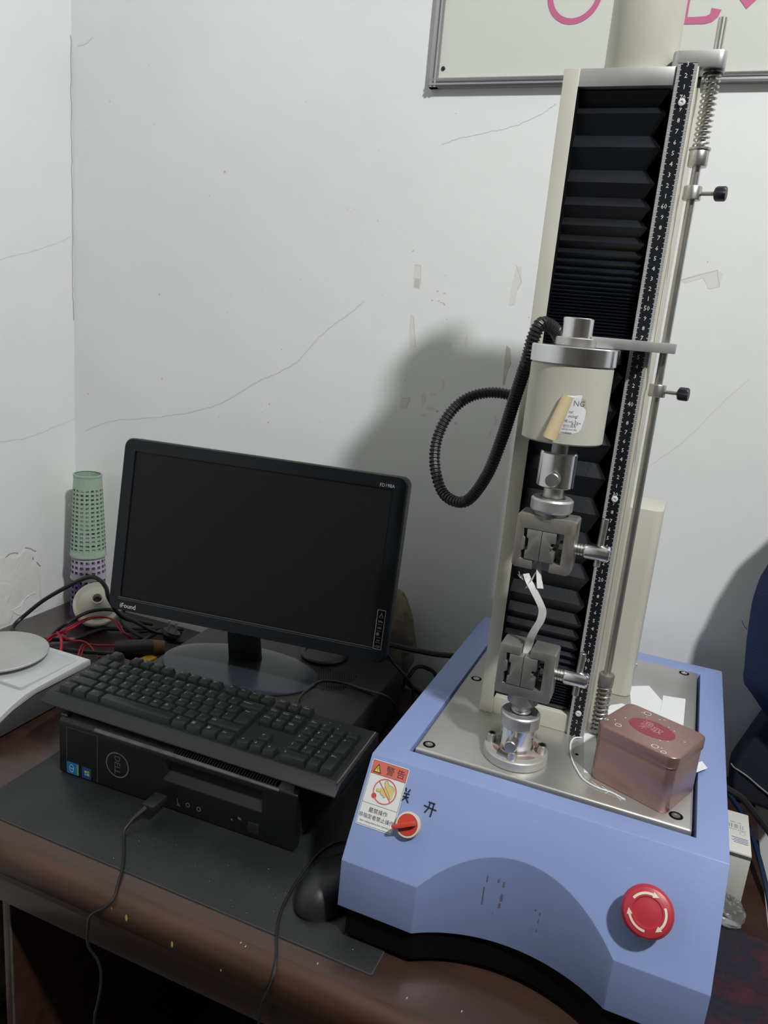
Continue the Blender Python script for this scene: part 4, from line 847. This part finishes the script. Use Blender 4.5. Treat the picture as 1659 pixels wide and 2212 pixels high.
cable('power_cable', 'black cable lying over the red wires in a wide curve towards the monitor', [(-99.8, 17.0, -19.4), (-99.0, 17.6, -17.6), (-96.2, 17.9, -15.0), (-95.8, 23.0, -14.4), (-93.7, 25.6, -14.2), (-91.1, 26.2, -14.4), (-86.5, 26.8, -16), (-84, 29, -18), (-82.5, 34.7, -19.6)], .36)
cable('thin_cable', 'thin black cable running straight back under the monitor behind the red wires', [(-100.6, 26.8, -19.6), (-97.2, 27.9, -19.6), (-93.4, 28.8, -19.6), (-89.3, 30.3, -19.6), (-86.6, 33.6, -19.6), (-84, 36.2, -19.6)], .3)
cable('thin_cable', 'black cable dropping from behind the monitor corner down onto the desk', [(-87.5, 33, -13), (-93, 31.5, -15.0), (-93.0, 29.2, -17.6), (-88.6, 27.2, -18.2), (-83.6, 26.5, -18.6), (-80.9, 26, -18.6)], .36)
cable('power_cable', 'black cable in a long flat loop closest to the keyboard corner', [(-96.5, 15.3, -19.3), (-92.1, 16, -18.9), (-87, 17.6, -18.7), (-83.7, 19.5, -18.5), (-83.6, 21.7, -18.4), (-84.3, 27.4, -18.2), (-84.2, 32.4, -18.6), (-82.7, 35.6, -19.3)], .42)
cable('thin_cable', 'short black cable curled beside the brown cork roll', [(-84.6, 20.6, -19.4), (-87.2, 22.9, -19.4), (-87.8, 25.2, -19.4), (-85.7, 27.4, -19.2), (-82.4, 27.6, -19)], .38)
t = thing('red_wire_bundle', 'loose loop of thin red twin wire among the black cables', 'wire', (-94, 20, DESK))
for d in (0, .42): part('wire', G().tube([(x+d, y+d*.6, z-.4-d*.3) for x, y, z in [(-100.2, 16, -18.9), (-99.0, 17.0, -17.5), (-96, 17.4, -15.6), (-95.5, 20.0, -15.0), (-95.2, 22.6, -14.9), (-93.5, 24.4, -14.9), (-90.8, 24.5, -15.1), (-88.3, 23.6, -16.4), (-87.3, 24.6, -17.6), (-87.3, 24.3, -18.4), (-87.6, 22.1, -18.5), (-90.6, 19.8, -18.4), (-91.8, 17.4, -17.7), (-90.5, 14.7, -18.4), (-89.3, 12.9, -19)]], .17, 6, 6), M['red_wire'], t)
part('wire', G().tube([(-97.7, 19, -17.9), (-98.2, 17.5, -17.1), (-95.6, 15.8, -17.5), (-93.6, 13.4, -18.7), (-93.5, 11.7, -19.4)], .28, 6, 6), M['red_wire'], t)
part('wire', G().tube([(-97.8, 17.7, -18), (-94.4, 17.3, -17.8), (-91.2, 17.6, -17.7), (-87.5, 16.7, -19.4)], .2, 6, 6), M['red_wire'], t)
part('wire', G().tube([(-84.6, 19, -19.4), (-81.7, 18.7, -19.5), (-80.3, 19.3, -19.6)], .2, 6, 6), M['red_wire'], t)
t = thing('power_plug', 'black mains plug with bare metal prongs lying behind the cork roll', 'plug', (-80.5, 29, DESK))
part('plug_body', G().lathe([(.5, 0), (1.2, .4), (1.9, 1.6), (1.7, 2.3)], (-81, 28.5, -18.9), (.2, .2, .8), 16), M['black'], t)
for d in (-.7, .9): part('prong', G().box(-80.6+d-.08, -80.6+d+.08, 29, 29.5, -17, -14.9), M['chrome_r'], t)
part('cord', G().tube([(-81, 28.5, -18.9), (-79, 30, -19.2), (-78.3, 32, -19.4), (-78.3, 35.1, -19.4)], .4, 8, 5), M['cable'], t)
t = thing('cork_roll', 'short dark roll with a brown cork end beside the computer case', 'roll', (-82, 22.5, DESK))
part('wrap', G().cyl((-86.0, 19.2, -18.3), (-80.6, 23.6, -18.3), 1.7, 20), M['black'], t)
part('core_end', G().cyl((-80.7, 23.5, -18.3), (-79.0, 24.9, -18.3), 1.62, 20, r2=1.3), M['brown'], t, 'brown cork end')
t = thing('yellow_clip', 'small yellow plastic tab on the desk behind the keyboard', 'clip', (-80, 20, DESK))
part('tab', G().prism([(-81.2, 18.4), (-78.8, 18.8), (-78.6, 22.3), (-80.8, 22.6)], XY, DESK+.02, DESK+.9), M['yellow'], t, bev=.2)
cable('monitor_cable', 'thick black cable strung along the wall from the monitor to the blue machine', [(-44, 28.8, -7.5), (-39, 29.1, -8.0), (-35.7, 29.3, -8.1), (-32.7, 29.3, -8.1), (-30.2, 29.3, -8.0), (-26.8, 29.3, -7.8), (-23.2, 29.5, -7.3), (-20.2, 30.5, -7)], .5)
cable('power_cable', 'black cable running down behind the computer case beside the blue machine', [(-43, 39-2, -15), (-39.7, 36.9, -15.8), (-35.7, 35.6, -16.3), (-32.1, 34, -17.2), (-28.9, 33, -18), (-24, 31, -19.5)], .42)
cable('thin_cable', 'small black cable loop standing up at the wall left of the blue machine', [(-33.5, 33, -18), (-32.5, 34.1, -15.4), (-32.1, 36.2, -14.6), (-30.9, 36.8, -14.4), (-28.8, 36.5, -14.7), (-27.9, 35.5, -15.4), (-27, 34, -18), (-27.5, 33, -19.6)], .36)
cable('thin_cable', 'thin black cord hanging off the rear corner of the computer case', [(-36, 24, -6), (-33.9, 24.5, -7.5), (-32.2, 24.8, -9.4), (-29.8, 25, -11.4), (-28.6, 25, -13.7), (-28.4, 24.6, -17.7), (-28.8, 24, -19.6)], .24)
cable('thin_cable', 'black keyboard cord curving over the case lid past the monitor stand', [(-40.6, -.2, -9.6), (-40.1, 4.5, -10.4), (-41.2, 8.4, -10.4), (-40.9, 12.0, -9.9), (-40.0, 14.2, -9.9), (-37.6, 15.9, -10.35), (-33.6, 16, -10.5), (-30.6, 15.6, -10.3), (-29.2, 17.2, -12), (-28.8, 19, -15), (-28.4, 21, -19.5)], .24)
# front usb cable over the desk edge
t = thing('usb_cable', 'thin black cable plugged into the computer front and hanging over the desk edge', 'cable', (-48, -20, DESK+.2))
part('plug', G().box(-50.6, -48.7, -16.4, -13.5, -17.85, -16.95), M['black'], t, 'black rubber plug', bev=.15)
part('strain_relief', G().cyl((-49.9, -16.3, -17.4), (-50.9, -18.2, -18.6), .36, 10, r2=.22), M['black'], t)
part('cord', G().tube([(-50.6, -17.8, -18.3), (-50.9, -19.2, -19.2), (-50, -20.4, -19.55), (-48.3, -22.4, -19.58), (-46.8, -24.4, -19.6), (-45.8, -26.2, -19.7), (-44.9, -28, -20.2), (-45.4, -28.9, -21.0), (-47, -29.0, -22.4), (-47.8, -28.9, -24), (-48, -28.8, -27.5), (-47, -28.5, -29.2), (-46.4, -28.5, -30.8), (-46.4, -28.5, -33), (-47, -28.5, -36.3), (-47.4, -28.5, -39), (-47.6, -28.2, -50)], .17, 6, 6), M['cable'], t)
# mouse
t = thing('computer_mouse', 'black computer mouse tucked beside the left front corner of the blue machine', 'mouse', (-23.8, -14.6, MATZ if False else DESK+.22))
def mouse(u, v):
    q = 2*math.pi*u; s_ = v
    r = math.sin(math.pi/2*(1-s_)) if s_ < 1 else 0
    prof = [(1, 0), (1.04, .12), (1.0, .35), (.9, .6), (.72, .82), (.45, .95), (0, 1)]
    k = v*(len(prof)-1); i = min(int(k), len(prof)-2); f_ = k-i; R = prof[i][0]+(prof[i+1][0]-prof[i][0])*f_; Zz = prof[i][1]+(prof[i+1][1]-prof[i][1])*f_
    a_, b_ = 3.3*R*math.cos(q), 5.6*R*math.sin(q); c2, s2 = math.cos(-.25), math.sin(-.25)
    return (-23.0+a_*c2-b_*s2, -15.7+a_*s2+b_*c2, DESK+.25+Zz*3.6*(1-.1*math.sin(q)*R))
part('mouse_shell', G().grid(mouse, 28, 12, True), M['gloss'] if False else M['black'], t)
part('cord', G().tube([(-22.0, -10.4, -18.9), (-23.5, -8.8, -19.2), (-24.5, -6.8, -19.4), (-26.6, -8, -19.55), (-27.6, -11, -19.58), (-27.6, -14, -19.58), (-27.5, -17, -19.58), (-26.9, -21.2, -19.58), (-25.7, -24.3, -19.6), (-24.4, -26.6, -19.78), (-23.8, -28, -20.2), (-23.6, -28.75, -21), (-24.2, -28.7, -23), (-24.8, -28.6, -25), (-25.2, -28.2, -28), (-25.4, -27.6, -34)], .17, 6, 6), M['cable'], t)
# balance
t = thing('laboratory_balance', 'silver electronic balance with round steel pan at the left edge of the desk', 'balance', (-91, -4, DESK))
pr = [(7.4, -19.4), (7.4, -14.5), (7.0, -14.2), (-4.6, -14.5), (-6.5, -14.7), (-9, -15.4), (-14.5, -17.6), (-15.2, -18.2), (-15.2, -19.4)]
part('base', G().prism([(7.3, -19.6), (7.3, -15.6), (-4.5, -15.7), (-9, -16.6), (-15, -18.9), (-15, -19.6)], YZ, -101.2, -81.1), M['greyb'], t, 'dark grey lower body', bev=.15)
part('cover', G().prism([(7.5, -15.4), (7.5, -14.4), (7.1, -14.1), (-4.6, -14.4), (-6.5, -14.6), (-9, -15.3), (-14.6, -17.6), (-15.3, -18.3), (-15.3, -18.9), (-14.4, -18.5), (-9, -16.3), (-4.5, -15.4)], YZ, -101.4, -80.9), M['silver'], t, bev=.12)
part('raised_deck', G().prism(rrect(-99.8, -82.2, -6.0, 6.0, .6), XY, -14.6, -13.95), M['silver'], t, bev=.15)
part('weighing_pan', G().lathe([(3, -13.9), (3.2, -13.2), (7.6, -13.15), (7.85, -12.95), (7.85, -12.75), (7.7, -12.65), (0, -12.6)], (-93.2, -.4, 0), n=56), M['pan'], t, 'round brushed steel pan')
for x in (-99, -83.2):
    for y in (-13, 5.5): part('foot', G().cyl((x, y, DESK), (x, y, DESK+.5), 1.0, 14), M['black'], t)
part('panel_button', G().lathe([(.9, 0), (.95, .06), (.75, .08)], (-84.6, -9.5, -15.52), (0, -.38, .92), 20), M['silver'], t)
# perforated yarn tubes, nested
def yarn_tube(label, z0, z1, r0, r1, rows, m, zr0, zr1):
    t = thing('yarn_tube', label, 'yarn tube', (-105, 33, z0), group=None); nc = 18; g = G()
    def P(q, z): r = r0+(r1-r0)*(z-z0)/(z1-z0); return (-105+r*math.cos(q), 33+r*math.sin(q), z)
    zs = [zr0+(zr1-zr0)*i/rows for i in range(rows+1)]
    for i in range(nc):
        qa, qb = 2*math.pi*i/nc, 2*math.pi*(i+1)/nc; dq = (qb-qa)
        for a, b in ((z0, zr0), (zr1, z1)): g.add([P(qa, a), P(qb, a), P(qb, b), P(qa, b)], [(0, 1, 2, 3)])
        for a, b in zip(zs, zs[1:]):
            h_ = b-a; o_ = [P(qa, a), P(qb, a), P(qb, b), P(qa, b)]; ii = [P(qa+dq*.2, a+h_*.25), P(qb-dq*.2, a+h_*.25), P(qb-dq*.2, b-h_*.25), P(qa+dq*.2, b-h_*.25)]
            g.add(o_+ii, [(k, (k+1) % 4, 4+(k+1) % 4, 4+k) for k in range(4)])
    # inner skin gives the wall its thickness
    n0 = len(g.v); ins = [(-105+(x+105)*.94, 33+(y-33)*.94, z) for x, y, z in g.v]; f0 = list(g.f); g.v += ins; g.f += [tuple(reversed([i+n0 for i in f])) for f in f0]
    N = 36
    for z, r in ((z0, r0), (z1, r1)): g.lathe([(r*.93, z-.02), (r*1.03, z-.02), (r*1.03, z+.35), (r*.93, z+.35)], (-105, 33, 0), n=N, cap=False)
    part('perforated_wall', g, m, t, ang=50)
yarn_tube('pale green perforated yarn tube, topmost of the stack in the wall corner', -6.9, 9.9, 3.55, 2.75, 15, M['green'], -5.6, 7.6)
yarn_tube('lilac grey perforated yarn tube in the middle of the corner stack', -11.9, -3, 3.5, 3.1, 6, M['lilac'], -10.8, -4)
yarn_tube('purple perforated yarn tube at the bottom of the corner stack', DESK, -8.5, 3.7, 3.2, 8, M['purple'], -18.6, -9.4)
# white spool
t = thing('white_spool', 'milky white plastic spool lying with its open hub facing the room', 'spool', (-98, 26, DESK))
sa_ = Vector((.5, -.56, .66)).normalized(); sc = Vector((-98.6, 28.6, -15.0))
part('flange', G().lathe([(4.3, -1.6), (4.7, -1.35), (4.7, -.25), (4.45, 0), (3.6, .02)], sc, sa_, 40), M['milky'], t)
part('hub_cone', G().lathe([(3.6, 0), (3.5, .25), (2.4, 1.6), (1.35, 2.4), (1.15, 2.7), (1.15, 3.1), (.9, 3.15), (.85, 1.0), (0, .9)], sc, sa_, 36, cap=False), M['milky'], t)
part('hub_core', G().lathe([(.82, 1.2), (.82, 1.4), (0, 1.42)], sc, sa_, 24), M['purple'], t, 'purple seen inside the hub')
part('flange', G().lathe([(2.6, -4.2), (3.4, -3.6), (3.8, -1.4)], sc, sa_, 36), M['milky'], t)
# crumpled brown bag behind the monitor
def crumple(name, label, cat, c, r, m, seed, nu=22, nv=14, amp=.28, floorz=None):
    rnd = random.Random(seed); ph = [(rnd.uniform(0, 6.28), rnd.uniform(1, 5), rnd.uniform(1, 5)) for _ in range(7)]
    def f(u, v):
        q = 2*math.pi*u; w_ = math.pi*v; k = 1+amp*sum(abs(math.sin(a_+b_*q*1.0+c_*w_*1.3)) for a_, b_, c_ in [(p[0], round(p[1]), p[2]) for p in ph])/4-amp
        x, y, z = c[0]+r[0]*k*math.sin(w_)*math.cos(q), c[1]+r[1]*k*math.sin(w_)*math.sin(q), c[2]+r[2]*k*math.cos(w_)
        return (x, y, max(z, floorz) if floorz is not None else z)
    t = thing(name, label, cat, (c[0], c[1], floorz if floorz is not None else c[2]-r[2])); part('film', G().grid(f, nu, nv, True), m, t, ang=12)
crumple('plastic_bag', 'crumpled brownish plastic bag behind the right edge of the monitor', 'bag', (-38.6, 33.7, -10), (6.2, 3.3, 10.6), M['brownbag'], 3, 26, 18, .3, DESK+.02)
# right of the machine: cartons, wrapper, cables, cloth, bag, jacket
t = thing('white_carton', 'white cardboard carton with barcode print beside the right side of the blue machine', 'carton', (20, 10, DESK))
part('carton_body', G().box(17.7, 22.2, 5.2, 14.2, DESK+.02, -12), M['carton'], t, bev=.08)
bxf = lambda a_, b_, d: (a_, b_, -12+d)
g = G()
for i in range(34):
    x = 19.7+i*.052
    if random.random() < .6: g.poly([(x, 10.3), (x+.035, 10.3), (x+.035, 11.2), (x, 11.2)], bxf, .015)
for z, s in ((11.5, 'NET 1 PC'), (9.9, '6 901234 567892')): put_text(g, s, .32, 20.6, z, bxf, .015)
g.ring((21.3, 9.4), .3, .34, bxf, .015, 16); part('barcode', g, M['inkg'], t)
g = G()
for k in range(4): g.ribbon([(20.0+.25*(k % 2), 8.3-k*.34), (21.9, 8.3-k*.34)], .12, bxf, .015)
part('small_print', g, M['inkb'], t)
part('flap_seam', G().box(17.7, 22.23, 5.16, 5.24, -12.6, -12.2), M['dusty_lit_edge'], t)
crumple('plastic_wrapper', 'crumpled clear plastic wrapper in front of the white carton', 'wrapper', (20.6, 2.6, -18.6), (1.9, 2.0, 1.9), M['clear'], 9, 18, 12, .3, DESK+.03)
cable('thick_cable', 'thick black cable falling past the white carton at the right desk end', [(18.2, 20, -11.6), (20.1, 20, -12.4), (21.7, 20, -13), (23.1, 20, -14.2), (24.8, 20, -15.8), (27, 20, -18.5), (29, 20, -26), (30, 20, -45)], .5)
cable('blue_cable', 'blue cable running down along the right end of the desk', [(20.8, 29, -17.5), (21.2, 27.8, -17.5), (22.8, 23.8, -17.6), (24.1, 18.7, -17.9), (25.2, 11.8, -18.6), (26.0, 6.4, -20.2), (26.3, 2, -24), (26.4, 0, -32)], .36, 'blue_wire')
# maroon knit cloth with ribs
def cloth(u, v):
    x = 17.4+u*9.4; y = -26.2+v*(28.6-1.2*u); e = max(0, x-25.95)
    k = math.sin(math.pi*min(1, max(0, v)))**.5
    z = DESK+.12+.25+k*(.9+.5*math.sin(3.1*u+5*v)+.45*math.sin(9*v+2*u)+.3*math.sin(17*v-3*u))*(1-.35*u)
    z += .16*math.sin(y*5.2+2*math.sin(3*u*2)+1.2*math.sin(y*.7))
    z = max(z, DESK+.06)
    if y < -26.3: z = max(z, DESK+.05)
    if v > .97: z = DESK+.06
    if e > 0: z -= e*2.6
    return (x, y, z)
g = G(); g.grid(cloth, 30, 200); t = thing('knitted_cloth', 'dark maroon and navy ribbed knit cloth heaped at the right front of the desk', 'cloth', (21, -12, DESK)); part('cloth_sheet', g, M['maroon'], t, ang=60)
# jacket on its hook
def jx(z):
    K = [(46, 34), (36, 27.5), (28, 22.2), (22, 20.3), (18.3, 19.6), (16.1, 18.9), (12.6, 18.6), (10.2, 18.75), (6.6, 19), (2.4, 19.5), (.4, 19.6), (-1.2, 21.2), (-3.9, 23.6), (-9, 30)]
    for (a_, b_), (c_, d_) in zip(K, K[1:]):
        if a_ >= z >= c_: return b_+(d_-b_)*(a_-z)/(a_-c_)
    return K[-1][1]
def jacket(u, v):
    z = 46-v*54; xl = jx(z); xr = 52; s_ = u*2; front = s_ <= 1; w_ = s_ if front else 2-s_
    x = xl+(xr-xl)*w_; ed = min(1, w_*8); fold = .8*math.sin(x*1.1+z*.08)+.5*math.sin(x*2.3+1+z*.15)+.35*math.sin(z*.5+x*.4)
    y = 28.4+(-1.7*ed-fold*.5*ed if front else 1.4*ed); return (x, y, z)
t = thing('navy_jacket', 'navy blue work jacket hanging in front of the wall at the right edge', 'jacket', (40, 31, -7.5))
part('jacket_cloth', G().grid(jacket, 64, 40), M['navy'], t, ang=60)
part('hanger_hook', G().tube([(44, YW-.1, 50), (44, 33, 49), (44, 30, 46.5), (44, 29.5, 44)], .3, 8, 4).lathe([(1.2, 0), (1.2, .4)], (44, YW-.45, 50), (0, 1, 0), 16), M['iron'], t)
part('loose_thread', G().tube([(18.8, 28.6, 8.2), (18.2, 28.4, 8.8), (17.9, 28.3, 9.4)], .05, 5), M['navy'], t)
# dark navy bag with pale piping at the rear right corner
t = thing('navy_bag', 'dark navy cloth bag with pale piping standing behind the carton at the right', 'bag', (26, 33, DESK))
ol = [(23.84, -5.2), (22.98, -7.6), (22.1, -10.4), (20.94, -13.9), (20.97, -15.5), (21.4, -18.9), (22.4, DESK+.03), (25.4, DESK+.03), (31, -20.6), (34, -12), (33, -3), (27, -2.6)]
g = G(); c_ = (26.5, -11.5); n = len(ol); R = [(.9, 30.2), (1, 31.2), (1, 34), (.92, 35.5)]
vs = [(c_[0]+(a_-c_[0])*k, y, max(c_[1]+(b_-c_[1])*k, DESK+.03) if a_ < 25.5 else c_[1]+(b_-c_[1])*k) for k, y in R for a_, b_ in ol]
g.add(vs, [(k*n+i, k*n+(i+1) % n, (k+1)*n+(i+1) % n, (k+1)*n+i) for k in range(3) for i in range(n)]+[tuple(reversed(range(n))), tuple(range(3*n, 4*n))])
part('bag_body', g, M['bagnavy'], t, bev=.3)
part('piping', G().tube([(20.95, 31.2, -14.2), (21.3, 30.5, -14.3), (22.2, 30.1, -14.5), (23.4, 30.02, -15.0), (25.2, 30.02, -16.1), (26.8, 30.02, -17), (28.5, 30.02, -18)], .13, 6, 4), M['seam'], t, 'pale piping seam')
# sack on the floor seen past the desk leg
crumple('floor_sack', 'pale yellowish sack on the floor left of the desk leg panel', 'sack', (-105, 4, -83), (5.4, 8, 14), M['sack'], 5, 26, 20, .2, FL+.05)
# ceiling lamp that gives the key light
t = thing('ceiling_lamp', 'round ceiling lamp above the room, outside the picture', 'lamp', (103, -110, 227))
part('lamp_shell', G().lathe([(17, 1), (16, 4), (8, 6), (3, 7.8)], (103, -110, 227), n=32), M['lamp'], t)
